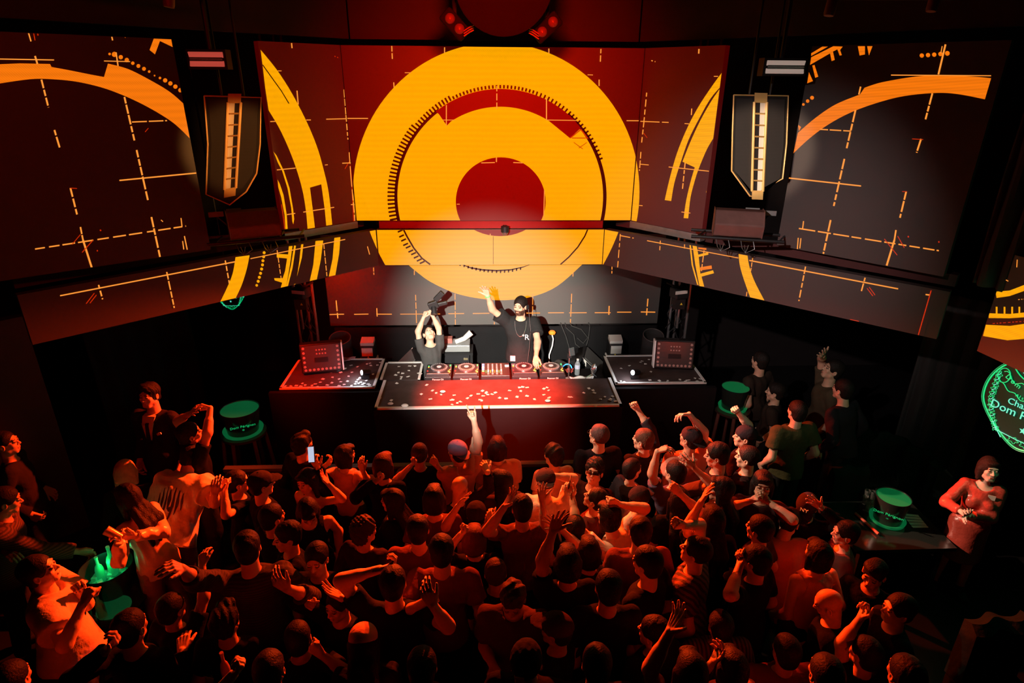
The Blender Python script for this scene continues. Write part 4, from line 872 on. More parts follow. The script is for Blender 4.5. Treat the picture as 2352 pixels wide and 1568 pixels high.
# ---------------------------------------------------------------- paper scraps (confetti) on the blocks: every flake its own object
m_conf = mat('white_paper', (.85,.82,.8), .7)
def flake_mesh(k):
    r = random.Random(k); mb = MB(); w, h = .018+.008*r.random(), .014+.006*r.random(); b = .004*r.random()
    mb.add([(-w,-h,.0),(w,-h*.8,b),(w*.9,h,.002),(-w,h*.9,b+.003)], [(0,1,2,3)], m_conf); mb.add([(-w,-h,.002),(w,-h*.8,b+.002),(w*.9,h,.004),(-w,h*.9,b+.005)], [(3,2,1,0)], m_conf)
    o = mb.build('confetti'); return o
fl = [flake_mesh(k) for k in range(6)]; first = [True]*6
def flake(x, y, z, lab, grp, sc=1.0):
    k = int(abs(x*977+y*331)) % 6
    if first[k]: o = fl[k]; first[k] = False
    else: o = fl[k].copy(); COL.objects.link(o)
    p = atz(x, y, z); o.location = p; o.rotation_euler = (0,0,(x*7+y*3) % 6.28); o.scale = (sc,sc,1); tag(o, lab, 'confetti', grp)
T4 = lambda L: [(640+a/3.92, 600+b/3.92) for a, b in L]; T5 = lambda L: [(1100+a/3.92, 600+b/3.92) for a, b in L]
front = T4([(1065,1100),(1333,1113),(1285,1196),(1385,1164),(1418,1186),(1463,1200),(1366,1240),(1555,1250),(1568,1248),(1562,1290),(1608,1276),(1636,1265),(1581,1206),(1731,1210),(1700,1233),(1797,1194),(1836,1166),(1865,1190),(1842,1212),(1871,1180),(1884,1200),(1922,1197),(1952,1182),(1813,1247),(1828,1255),(1990,1231),(2047,1236),(2080,1165),(2147,1220),(2168,1137),(2198,1132),(2237,1136),(2180,1168),(2237,1213),(2303,1242),(1015,1252),(912,1234),(880,1320),(965,1322),(1110,1322)])
front += T5([(586,1147),(614,1137),(627,1162),(585,1202),(637,1225),(628,1232),(815,1222),(832,1223),(500,1242),(990,1145),(1028,1163),(945,1185),(1040,1185),(1135,1220),(1095,1242),(1187,1240),(1203,1217),(1230,1260),(1095,1291),(1052,1303),(1180,1248),(344,1220),(245,1236)])
for x, y in front: flake(x, y, TB+.015, 'small white paper scrap on the red lit front block', 'paper scraps on the front block', .85)
lt = T4([(822,918),(915,912),(890,935),(830,938),(652,937),(795,925),(600,965),(540,985),(710,950),(808,1000),(850,1018),(800,980),(475,1000),(485,1045),(545,1060),(560,1000),(630,1035),(715,1065),(740,1090),(720,1100),(755,1110),(790,1075),(805,1105),(700,1085),(735,1050),(770,1100),(820,1115),(690,1105),(438,1115),(400,1060),(545,1120),(620,1080),(480,1095),(300,1120),(240,1115),(200,1125),(330,1105),(160,1120),(110,1125),(60,1125),(270,1140),(375,1090),(215,1100),(350,1130),(560,1085),(590,1110),(655,1120),(770,1125),(660,1000)])
for x, y in lt: flake(x, y, TB+.015, 'small paper scrap on the left stage block', 'paper scraps on the left block', .8)
for x, y in T4([(1083,948),(1180,943),(1228,943),(1172,985),(1078,1003),(1118,1010),(1055,1025),(1105,1042),(1160,1040),(1168,1038),(1262,1007),(1280,1015),(1100,1058)]): flake(x, y, TB+.015, 'small white paper scrap on the white-bordered table', 'paper scraps on the small table', .85)
for x, y in T5([(1245,1090),(1278,1080),(1310,1088),(1470,900),(1455,910),(1530,885),(1500,925),(1548,995),(1540,1070),(1625,1075),(1700,1075),(1810,1065),(1857,1082),(1875,1072),(1945,1053),(1992,1060),(1965,1080),(1890,1070),(1700,1090),(1355,940),(1280,965)]): flake(x, y, TB+.015, 'small paper scrap on the right stage block', 'paper scraps on the right block', .8)
for k, (x, y, lab) in enumerate(((1017,900,'large crumpled paper scrap near the left part of the front block'),(897,928,'crumpled paper scrap at the left edge of the front block'),(930,932,'biggest crumpled paper scrap near the front left corner'),(1258,921,'large white paper scrap on the right half of the front block'))):
    p = atz(x, y, TB+.022); mb = MB(); mb.ball((p[0],p[1],p[2]+.008), .030+.006*(k==2), m_conf, 8, (1.2,.8,.45)); o = mb.build('crumpled_paper', origin=p); tag(o, lab, 'paper scrap')
# ---------------------------------------------------------------- gear behind the booth
m_las = mat('laser_housing', (.72,.70,.66), .5, noise=.15); m_blk = BLACK(); m_warn = mat('warning_yellow', (.9,.7,.05), .5)
def plinth(x, y, w, d, z, lab): 
    o = MB().box((x,y,(z+.55)/2),(w,d,z-.55), m_side).build('plinth', origin=(x,y,.55)); return tag(o, lab, 'plinth')
def laser(x, y, z, lab, mirror=1):
    b = thing('laser_projector', (x,y,z), lab, 'laser projector')
    MB().box((x,y,z+.075),(.24,.24,.15), m_las).build('base', parent=b, origin=(x,y,z), bevel=.01)
    MB().box((x+.01*mirror,y,z+.265),(.20,.22,.22), m_blk, taper=.95).build('housing', parent=b, origin=(x,y,z+.16), bevel=.012)
    MB().box((x+.01*mirror,y-.113,z+.29),(.15,.008,.12), m_las).build('front_plate', parent=b, origin=(x,y-.113,z+.29))
    MB().box((x+.01*mirror,y-.02,z+.41),(.18,.15,.06), m_las, rotx(.25)).build('top_cover', parent=b, origin=(x,y,z+.41))
    t = MB(); c = (x+.02*mirror,y-.119,z+.21); t.add([(c[0]-.022,c[1],c[2]-.018),(c[0]+.022,c[1],c[2]-.018),(c[0],c[1],c[2]+.022),(c[0]-.022,c[1]+.004,c[2]-.018),(c[0]+.022,c[1]+.004,c[2]-.018),(c[0],c[1]+.004,c[2]+.022)], [(0,1,2),(5,4,3),(0,3,4,1),(1,4,5,2),(2,5,3,0)], m_warn); t.build('warning_sign', parent=b, origin=c)
plinth(-1.68,8.05,.42,.4,1.12,'black plinth under the left laser projector'); laser(-1.68,8.03,1.12,'grey laser projector behind the stage left of the photographer')
plinth(1.83,8.05,.42,.4,1.12,'black plinth under the right laser projector'); laser(1.83,8.03,1.12,'grey laser projector behind the stage right of the DJ', -1)
def wedge(px, py, z, rz, lab):
    p = aty(px, py, 7.95); x, y = p[0], p[1]; R = rotz(rz); b = MB()
    prof = [(-.26,0),(.26,0),(.26,.10),(-.05,.38),(-.26,.30)]
    f = lambda u, v, w: tuple(np.array([x,y,z])+R@np.array([u,w,v]))
    vs = [f(u,v,-.22) for u, v in prof]+[f(u,v,.22) for u, v in prof]; n = 5
    b.add(vs, [tuple(range(n)), tuple(range(2*n-1,n-1,-1))]+[(i,i+n,(i+1)%n+n,(i+1)%n) for i in range(n)], m_blk); o = b.build('stage_monitor', origin=(x,y,z)); tag(o, lab, 'speaker')
    g = MB(); g.add([f(.24,.125,-.19),f(.24,.125,.19),f(-.03,.37,.19),f(-.03,.37,-.19)], [(0,1,2,3)], mat('grille_grey',(.16,.15,.15),.6,wave=(60,0,(.05,.05,.05),'DIAGONAL'))); go = g.build('grille', parent=o, origin=(x,y,z)); s_ = go.modifiers.new('t','SOLIDIFY'); s_.thickness = .012; s_.offset = 1
    c = MB(); c.add([f(.262,.0,-.21),f(.262,.10,-.21),f(-.05,.385,-.222),f(-.05,.30,-.222)],[(0,1,2,3)], m_las); co = c.build('side_cheek', parent=o, origin=(x,y,z)); s_ = co.modifiers.new('t','SOLIDIFY'); s_.thickness = .01
plinth(-1.25,7.97,.40,.5,.98,'black plinth under the left wedge monitor'); wedge(945,815,.98, math.pi+.25,'black wedge stage monitor left of the photographer')
plinth(1.32,7.97,.40,.5,.97,'black plinth under the right wedge monitor'); wedge(1350,815,.985,-.25,'black wedge stage monitor right of the DJ beside the laser')
m_drum = mat('barrel_black', (.05,.045,.045), .5); 
for px, lab in ((787,'large black drum shaped tube standing left behind the stage'),(1494,'large black drum shaped tube standing right behind the stage')):  # plain tilted cylinders without any lamp inside
    p = aty(px, 815, 8.05); x, y = p[0], p[1]; b = thing('black_drum', (x,y,.55), lab, 'lamp')
    ax = unit(np.array([0,-.35,1.])); c = np.array([x,y+.1,1.16]); MB().lathe(c,[(.125,0),(.15,.45),(.15,.46),(.135,.46),(.12,.1)], m_drum, 36, ax=ax).build('barrel', parent=b, origin=c, smooth=True)
    MB().tube([c+ax*.46+.143*np.array([math.cos(t),-math.sin(t)*-.94,math.sin(t)*.33])*1 for t in np.linspace(0,2*math.pi,37)], .008, m_rail, 6).build('rim', parent=b, origin=c, smooth=True)
    MB().box((x,y+.1,.85),(.3,.3,.60), m_blk).build('base', parent=b, origin=(x,y+.1,.55))
q = aty(1283, 818, 7.75); c = np.array([q[0],q[1],1.26]); tb = thing('tube_light', (c[0],c[1],.55), 'short black tube with a glowing blue ring right of the DJ', 'lamp')
ax = unit(np.array([.45,-1,.1])); MB().lathe(c,[(.085,0),(.09,.22),(.075,.22),(.07,.04)], m_drum, 28, ax=ax).build('barrel', parent=tb, origin=c, smooth=True)
u_ = unit(np.cross(ax,(0,0,1))); v_ = np.cross(u_, ax); MB().tube([c+ax*.222+.083*(u_*math.cos(t)+v_*math.sin(t)) for t in np.linspace(0,2*math.pi,33)], .008, glow('sky',(.08,.5,1.),1.3), 6).build('glow_ring', parent=tb, origin=c, smooth=True); MB().box((c[0],c[1]+.02,.86),(.2,.2,.62), m_blk).build('base', parent=tb, origin=(c[0],c[1],.55))
q = aty(1268, 765, 8.2); be = thing('beacon_lamp', (q[0],q[1],.55), 'small orange beacon on a curved stem behind the DJ', 'lamp'); MB().lathe((q[0],q[1],q[2]-.02),[(.02,0),(.045,.012),(.052,.035),(.035,.055),(0,.062)], glow('amber',(1,.22,.02),.8), 20).build('dome', parent=be, origin=q, smooth=True)
MB().tube([(q[0],q[1],q[2]-.02),(q[0]+.02,q[1],q[2]-.09),(q[0]+.01,q[1],q[2]-.2),(q[0]-.03,q[1],q[2]-.34),(q[0]-.03,q[1],.56)], .010, m_wht, 8).build('stem', parent=be, origin=q, smooth=True)
q = aty(1050, 790, 7.95); x, y = q[0], q[1]; fc = thing('equipment_rack', (x,y,.55), 'black rack with trays of gear behind the photographer', 'rack')
for dx in (-.20,.20):
    for dy in (-.14,.14): MB().box((x+dx,y+dy,.99),(.035,.035,.88), m_blk).build('leg', parent=fc, origin=(x+dx,y+dy,.55))
for z_ in (1.05,1.25,1.42): MB().box((x,y,z_),(.44,.32,.03), m_blk).build('shelf', parent=fc, origin=(x,y,z_))
o = MB().box((x-.02,y,1.335),(.38,.26,.12), m_pl).build('amplifier', origin=(x,y,1.27)); tag(o, 'black amplifier inside the equipment rack', 'amplifier'); MB().box((x+.12,y-.131,1.335),(.06,.004,.03), mat('brass_badge',(.6,.5,.3),.3,.8)).build('badge', parent=o, origin=(x,y,1.27))
tr = MB().box((x,y,1.49),(.36,.26,.10), mat('clear_tray',(.35,.37,.38),.25,trans=.3)).build('clear_tray', origin=(x,y,1.435), bevel=.01); tag(tr, 'clear plastic tray of cables on top of the rack', 'tray')
o = MB().tube([(x-.02,y-.05,1.56),(x+.10,y-.03,1.60),(x+.20,y,1.68)], [.03,.035,.045], m_las, 10).build('microphone', origin=(x,y,1.55), smooth=True); tag(o, 'grey handheld tube lying on the clear tray', 'microphone')
o = MB().box((x-.12,y,1.575),(.11,.10,.07), mat('dull_red',(.35,.12,.1),.6)).build('small_box', origin=(x-.12,y,1.54)); tag(o, 'small reddish box on the clear tray', 'box')
# lamp panels on the side blocks
def lamp_panel(cx, cy, rz, rx_, lab, mirror):
    b = thing('lamp_panel', (cx,cy,TB+.02), lab, 'lamp panel'); R = rotz(rz)@rotx(rx_); c0 = np.array([cx,cy,TB+.225])
    f = lambda u, w, v: c0+R@np.array([u,w,v])
    MB().box(c0,(.50,.13,.38), m_blk, R).build('housing', parent=b, origin=c0, bevel=.012)
    fg = MB().box(f(0,-.068,0),(.46,.008,.34), mat('panel_glass',(.06,.05,.05),.2,spec=.7), R).build('front_glass', parent=b, origin=c0)
    MB().box(f(mirror*-.255,-.02,0),(.015,.13,.36), m_edge, R).build('side_strip', parent=b, origin=c0)
    mg = mat('lamp_lens',(.35,.22,.2),.25,emit=(.5,.12,.08),es=.10)
    k = 0; pts = [(-.20+.05*i,-.145) for i in range(9)]+[(-.205,-.10+.06*i) for i in range(5)]+[(.205,-.10+.06*i) for i in range(5)]
    for u, v in pts: MB().lathe(f(u,-.073,v),[(.017,0),(.015,.005),(0,.006)], mg, 12, ax=R@np.array([0,-1.,0])).build('lens', parent=fg, origin=f(u,-.073,v))
    for i in range(2):
        for j in range(4): MB().lathe(f(-.05+.035*j,-.073,.06+.05*i),[(.011,0),(.009,.004),(0,.005)], mg, 10, ax=R@np.array([0,-1.,0])).build('lens', parent=fg, origin=f(-.05+.035*j,-.073,.06+.05*i))
    MB().box(f(0,-.073,-.02),(.16,.006,.06), m_blk, R).build('name_plate', parent=b, origin=c0)
    MB().box((cx,cy+.03,TB+.035),(.36,.16,.03), m_blk).build('foot', parent=b, origin=(cx,cy,TB+.02))
p = atz(1545,850,TB+.03); lamp_panel(p[0]+.02,p[1]+.10,-.12,-.12,'framed lamp panel with round lenses on the right stage block',1)
p = atz(738,858,TB+.03); lamp_panel(p[0],p[1]+.10,.22,-.12,'red lit lamp panel standing on the left stage block',-1)
for (px, py, dx, lab, eng) in ((1452,868,-1,'small bright spot lamp on the right stage block',3.0),(834,868,-1,'small bright spot lamp on the left stage block',3.0)):
    p = atz(px, py, TB+.02); c = np.array([p[0]+.03,p[1],TB+.10]); b = thing('spot_lamp', (c[0],c[1],TB+.02), lab, 'lamp'); ax = unit(np.array([dx*.8,-.5,.15]))
    MB().lathe(c-ax*.05,[(.03,-.02),(.036,0),(.036,.09),(.030,.092)], m_blk, 20, ax=ax).build('lamp_body', parent=b, origin=c, smooth=True); MB().lathe(c+ax*.042,[(.031,0),(.027,.006),(0,.010)], glow('lamp',(.85,.9,1.),9), 20, ax=ax).build('lens', parent=b, origin=c)
    MB().box((c[0],c[1],TB+.045),(.10,.05,.05), m_blk).build('bracket', parent=b, origin=(c[0],c[1],TB+.02))
    l = bpy.data.lights.new('spot_lamp_light','POINT'); l.energy = eng; l.color = (.85,.92,1); l.shadow_soft_size = .03; lo_ = bpy.data.objects.new('spot_lamp_light', l); COL.objects.link(lo_); lo_.location = tuple(c+ax*.10+np.array([0,0,.03]))
# cables and black cloth behind the booth
o = curtain('booth_drape', (-2.2,8.36), (2.5,8.36), .55, 1.61, 16, .012, m_cur, 'black drape hanging under the LED backdrop', 'drape')
for k, pts in enumerate((((1300,752),(1318,768),(1322,790),(1335,800)),((1312,748),(1335,756),(1350,775),(1340,788),(1326,776)),((1290,748),(1300,772),(1308,800)),((1355,750),(1352,775),(1345,800)))):
    o = MB().tube([(*aty(*pts[0],8.27)[:1],8.41,1.64)]+[aty(x, y, 8.27) for x, y in pts], .007, mat('cable_black',(.05,.05,.05),.4), 6).build('cable', origin=aty(*pts[0],8.27), smooth=True); tag(o, 'dark cable hanging below the LED backdrop right of the DJ', 'cable', 'dark cables hanging under the backdrop')
cloth('jacket', tuple(np.array([.35,8.15,.56])), .4, .25, m_cur, 'dark cloth heap on the stage floor under the backdrop', 'cloth', .12)
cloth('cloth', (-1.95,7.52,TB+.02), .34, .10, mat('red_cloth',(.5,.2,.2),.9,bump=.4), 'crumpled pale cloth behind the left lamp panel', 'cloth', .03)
# ---------------------------------------------------------------- rigging, speakers, lamps overhead
m_cabx = mat('speaker_black', (.02,.018,.018), .45, noise=.2); m_grl = mat('speaker_grille', (.045,.038,.038), .5, wave=(70,0,(.02,.02,.02),'Z')); m_horn = mat('horn_plate', (.85,.55,.20), .4, .1); m_hornin = mat('horn_black', (.02,.015,.015), .5)
m_hw = mat('horn_wall', (.85,.78,.68), .35)
def array(outline, strip, label, Y, side, back=.38):
    P = [aty(x, y, Y) for x, y in outline]; cx = sum(p[0] for p in P)/len(P); zt = max(p[2] for p in P)
    b = MB(); n = len(P); Q = [p+np.array([(cx-p[0])*.3+cx*.062, back, 0]) for p in P]
    b.add(P+Q, [tuple(range(n)), tuple(range(2*n-1,n-1,-1))]+[(i,i+n,(i+1)%n+n,(i+1)%n) for i in range(n)], m_cabx); o = b.build('line_array_speaker', origin=(cx,Y+back/2,zt)); tag(o, label, 'speaker')
    # metal edge frame, grilles, horn ladder
    t = MB(); t.tube([p-np.array([0,.006,0]) for p in P+[P[0]]], .007, m_horn, 6); t.build('edge_frame', parent=o, origin=P[0], smooth=True)
    s0, s1, w0, w1 = [aty(*q, Y) for q in strip]      # top-left, bottom-left, top-right, bottom-right
    for a, c_, nm in ((0,1,'grille'),(1,0,'grille')):
        g = MB(); e = .03
        L_ = [p for p in P if (p[0] < cx)] if a == 0 else [p for p in P if p[0] >= cx]
        if a == 0: poly = sorted(L_, key=lambda p: -p[2]); q = [(p[0]+e,Y-.006,p[2]-(e if i == 0 else -e if i == len(poly)-1 else 0)) for i, p in enumerate(poly)]; fc = q+[(s1[0]-.01,Y-.006,max(s1[2],q[-1][2])),(s0[0]-.01,Y-.006,q[0][2])]
        else: poly = sorted(L_, key=lambda p: -p[2]); q = [(p[0]-e,Y-.006,p[2]-(e if i == 0 else -e if i == len(poly)-1 else 0)) for i, p in enumerate(poly)]; fc = q+[(w1[0]+.01,Y-.006,max(w1[2],q[-1][2])),(w0[0]+.01,Y-.006,q[0][2])]
        g.add(fc, tessellate_polygon([[Vector((p[0],p[2],0)) for p in fc]]), m_grl); go = g.build(nm, parent=o, origin=fc[0]); sm = go.modifiers.new('t','SOLIDIFY'); sm.thickness = .008
    N_ = 8; lerp = lambda A, B_, t: A+(B_-A)*t
    for k in range(N_):
        t0, t1 = .055+.89*k/N_, .055+.89*(k+1)/N_; a, b_, c_, d_ = lerp(s0,s1,t0), lerp(w0,w1,t0), lerp(w0,w1,t1), lerp(s0,s1,t1); off = np.array([0,-.018,0])
        f = MB(); fr = MB(); g = .010
        for A, B_ in ((a,b_),(d_,c_)): fr.tube([A+off,B_+off], .008, m_horn, 6)
        for A, B_ in ((a,d_),(b_,c_)): fr.tube([A+off,B_+off], .013, m_horn, 6)
        ho = fr.build('horn_frame', parent=o, origin=a)
        m0 = lerp(a,b_,.5 if side > 0 else .0)+off*.6; m1 = lerp(a,b_,1.0 if side > 0 else .5)+off*.6; m2 = lerp(d_,c_,1.0 if side > 0 else .5)+off*.6; m3 = lerp(d_,c_,.5 if side > 0 else .0)+off*.6
        f.add([m0,m1,m2,m3], [(0,1,2,3)], m_hw); h_ = f.build('horn_wall', parent=ho, origin=m0)
        f = MB(); a2, b2, c2, d2 = [q+off*.3 for q in (a,b_,c_,d_)]; f.add([a2,b2,c2,d2], [(0,1,2,3)], m_hornin); f.build('horn_throat', parent=ho, origin=a2)
    for A, B_, C_, D_ in ((lerp(s0,s1,-.03),lerp(w0,w1,-.03),lerp(w0,w1,.05),lerp(s0,s1,.05)),(lerp(s0,s1,.95),lerp(w0,w1,.95),lerp(w0,w1,1.03),lerp(s0,s1,1.03))):
        f = MB(); off = np.array([0,-.02,0]); f.add([A+off,B_+off,C_+off,D_+off], [(0,1,2,3)], m_horn); g = f.build('end_plate', parent=o, origin=A); sm = g.modifiers.new('t','SOLIDIFY'); sm.thickness = .006
    for sx in (-.1,.1): MB().tube([(cx+sx,Y+.2,zt-.02),(cx+sx,Y+.2,6.6)], .012, m_blk, 8).build('hanging_chain', parent=o, origin=(cx+sx,Y+.2,zt))
    return o
array([(470,220),(600,224),(598,330),(590,398),(566,440),(528,470),(474,446),(478,330)], [(526,222),(517,447),(556,222),(543,442)], 'tall line array speaker hanging left of the screens', 6.05, -1)
array([(1685,218),(1810,220),(1806,330),(1797,410),(1760,430),(1746,452),(1722,450),(1680,392),(1682,300)], [(1731,220),(1725,450),(1760,221),(1750,451)], 'tall line array speaker hanging right of the screens', 6.05, 1)
def flood(x0, x1, y0, y1, label, Y, ec, es_):
    a, b = aty(x0, y0, Y), aty(x1, y1, Y); c = (a+b)/2; w, h = abs(b[0]-a[0]), abs(a[2]-b[2]); o = thing('flood_lamp', tuple(c), label, 'lamp')
    MB().box(c+np.array([0,.06,0]),(w+.03,.12,h+.03), m_blk).build('housing', parent=o, origin=c)
    ml = mat('flood_painted_glow_'+label[:20].replace(' ','_'),(.5,.45,.42),.3,.2,emit=ec,es=es_)  # emission stands in for the stage light caught by the reflectors
    for s_ in (-1,1): MB().box(c+np.array([0,-.004,s_*h*.28]),(w*.95,.012,h*.34), ml, rotx(s_*.35)).build('reflector', parent=o, origin=c)
    for z_ in (-.012,0,.012): MB().tube([c+np.array([-w*.46,-.02,z_]),c+np.array([w*.46,-.02,z_])], .004, m_sil, 8).build('lamp_tube', parent=o, origin=c)
    MB().tube([c+np.array([0,.1,.05]),(c[0],c[1]+.1,6.6)], .02, m_blk, 8).build('hanging_pole', parent=o, origin=c)
flood(430,519,117,155,'flat flood lamp lit red above the left line array',5.9,(.7,.09,.06),.55); flood(1760,1846,137,171,'flat flood lamp above the right line array',5.9,(.9,.66,.55),.3)
# covered lamp boxes on the truss corners with wires
m_cov = mat('brown_cover', (.20,.10,.09), .35, noise=.3, bump=.4, bscale=12)
for x, rz, lab in ((-2.33,.42,'dark leather covered box on the left truss corner'),(2.60,-.30,'dark leather covered box on the right truss corner')):
    y = 6.25; c = np.array([x,y,3.56]); R = rotz(rz); b = MB(); prof = [(-.15,-.11),(-.19,.02),(-.06,.14),(.14,.13),(.16,-.10)]; vs = []
    for w_ in (-.24,.24):
        for (u, v) in prof: vs.append(c+R@np.array([w_,u,v]))
    b.add(vs, [(0,1,2,3,4),(9,8,7,6,5)]+[(i,(i+1)%5,(i+1)%5+5,i+5) for i in range(5)], m_cov); o = b.build('covered_box', origin=c, bevel=.012); tag(o, lab, 'box')
    sh = thing('truss_shelf', (x,y,3.36), 'black truss shelf under the %s covered box' % ('left' if x < 0 else 'right'), 'truss')
    for dy in (-.16,.16): MB().tube([c+R@np.array([-.45,dy,-.13]), c+R@np.array([.45,dy,-.13])], .018, m_blk, 8).build('truss_pipe', parent=sh, origin=c)
    for k in range(5): MB().tube([c+R@np.array([-.4+.2*k,-.16,-.13]), c+R@np.array([-.3+.2*k,.16,-.13])], .010, m_blk, 6).build('truss_brace', parent=sh, origin=c)
    for sx in (-.40,.40): MB().tube([c+R@np.array([sx,.16,-.13]), c+R@np.array([sx,.45,-.20])], .016, m_blk, 8).build('truss_post', parent=sh, origin=c)
    for k in range(4):
        t0 = c+R@np.array([-.2+.12*k,-.17,-.14]); o = MB().tube([t0,t0+R@np.array([.02,-.03,-.07]),t0+R@np.array([.06*(-1)**k,-.02,-.12]),t0+R@np.array([.08*(-1)**k,.0,-.04])], .005, m_sil, 6).build('wire', origin=t0, smooth=True); tag(o, 'thin wire dangling below the %s covered box' % ('left' if x < 0 else 'right'), 'wire', 'wires below the %s covered box' % ('left' if x < 0 else 'right'))
    for dx, dz in ((.05,.0),(.22,-.02)):
        q = c+R@np.array([(-.0+dx*(1 if x > 0 else -1))+(.1 if x > 0 else -.1),.24,.10+dz]); o = MB().box(q,(.14,.02,.05), m_alu, R).build('bracket_plate', origin=q); tag(o, 'small bare metal plate behind the %s covered box' % ('left' if x < 0 else 'right'), 'bracket', 'plates behind the %s covered box' % ('left' if x < 0 else 'right')); MB().tube([q+np.array([0,0,-.02]),c+R@np.array([(-.15 if x < 0 else .15),.17,-.13])], .008, m_blk, 6).build('support_arm', parent=o, origin=q)
# round disc lamp and twin blinders at the top
c = aty(1157, -42, 6.0); dl = thing('disc_lamp', tuple(c), 'large round disc hanging at the top centre above the ring', 'lamp'); ax = unit(np.array([0,-1,-.25]))
MB().lathe(c,[(0,-.06),(.40,-.05),(.425,0),(.42,.03),(.36,.045),(0,.05)], mat('disc_cover',(.012,.005,.005),.9,spec=.1), 64, ax=ax).build('disc', parent=dl, origin=c, smooth=True); MB().tube([c,(c[0],c[1],6.6)], .03, m_blk, 8).build('hanging_pole', parent=dl, origin=c)
for pts, lab in ((((1033,42),(1055,66)),'pair of round blinder lamps left of the ceiling disc'),(((1246,73),(1271,50)),'pair of round blinder lamps right of the ceiling disc')):
    A = [aty(x, y, 6.2) for x, y in pts]; c = (A[0]+A[1])/2; o = thing('twin_blinder', tuple(c), lab, 'lamp'); d = A[1]-A[0]; an = math.atan2(d[2], d[0])
    MB().box(c+np.array([0,.09,0]),(.27,.12,.14), m_side, roty(-an)).build('housing', parent=o, origin=c, bevel=.02)
    for a in A: MB().lathe(a+np.array([0,.03,0]),[(.045,0),(.04,.02),(.025,.034),(0,.04)], mat('blinder_glass',(.12,.03,.03),.35,emit=(.8,.03,.01),es=.05), 24, ax=(0,-1,-.2)).build('lamp_glass', parent=o, origin=a, smooth=True)
    MB().tube([c+np.array([0,.1,0]),(c[0],c[1]+.1,6.6)], .02, m_blk, 8).build('hanging_pole', parent=o, origin=c)
    for k in range(3):
        t0 = c+np.array([.08*(1 if c[0] < 0 else -1),0,-.06-.02*k]); MB().tube([t0,t0+np.array([.05*(1 if c[0] < 0 else -1),-.01,.03]),t0+np.array([.09*(1 if c[0] < 0 else -1),0,.05])], .006, mat('red_clip',(.3,.08,.07),.3), 6).build('clip', parent=o, origin=t0)
# ceiling cans, pipes, dome camera
for px, py, lab in ((1905,30,'slim can lamp hanging from the ceiling above the right flood lamp'),(2140,20,'slim can lamp at the top right corner of the picture'),(388,10,'slim can lamp on the ceiling above the left LED wall')):
    c = aty(px, py, 5.2); o = thing('can_lamp', tuple(c), lab, 'lamp'); MB().lathe(c,[(.035,-.02),(.04,0),(.04,.16),(.03,.18)], mat('can_red',(.16,.05,.05),.5), 18, ax=(.15,.1,1)).build('can', parent=o, origin=c, smooth=True); MB().tube([c+np.array([.02,.02,.17]),(c[0]+.03,c[1]+.03,6.6)], .012, m_blk, 8).build('stem', parent=o, origin=c)
for x0, x1, y0, lab in ((1.9,7.5,5.6,'black ceiling pipe crossing above the right LED wall'),(-7.5,-1.9,5.7,'black ceiling pipe crossing above the left LED wall')):
    o = thing('ceiling_pipe', ((x0+x1)/2,y0,5.55), lab, 'pipe'); MB().tube([(x0,y0,5.55),(x1,y0-.3,5.55)], .03, mat('pipe_dark',(.05,.045,.05),.4,.4), 10).build('pipe', parent=o, origin=((x0+x1)/2,y0,5.55))
    for k in range(5): xx = x0+(x1-x0)*(.1+.2*k); MB().tube([(xx,y0-.3*(.1+.2*k),5.55),(xx,y0-.3*(.1+.2*k),6.6)], .010, m_blk, 6).build('hanger', parent=o, origin=(xx,y0,5.55))
c = aty(1160,531,7.5); o = MB().ball((c[0],c[1],3.19), .042, mat('dome_glass',(.25,.2,.2),.1,.6), 18).lathe((c[0],c[1]+.0,3.2),[(.05,-.01),(.05,.06),(0,.06)], m_blk, 20).box((c[0],c[1]+.12,3.235),(.05,.26,.03), m_blk).build('dome_camera', origin=(c[0],c[1],3.2), smooth=True); tag(o, 'small dome camera hanging below the beam in the middle', 'camera')
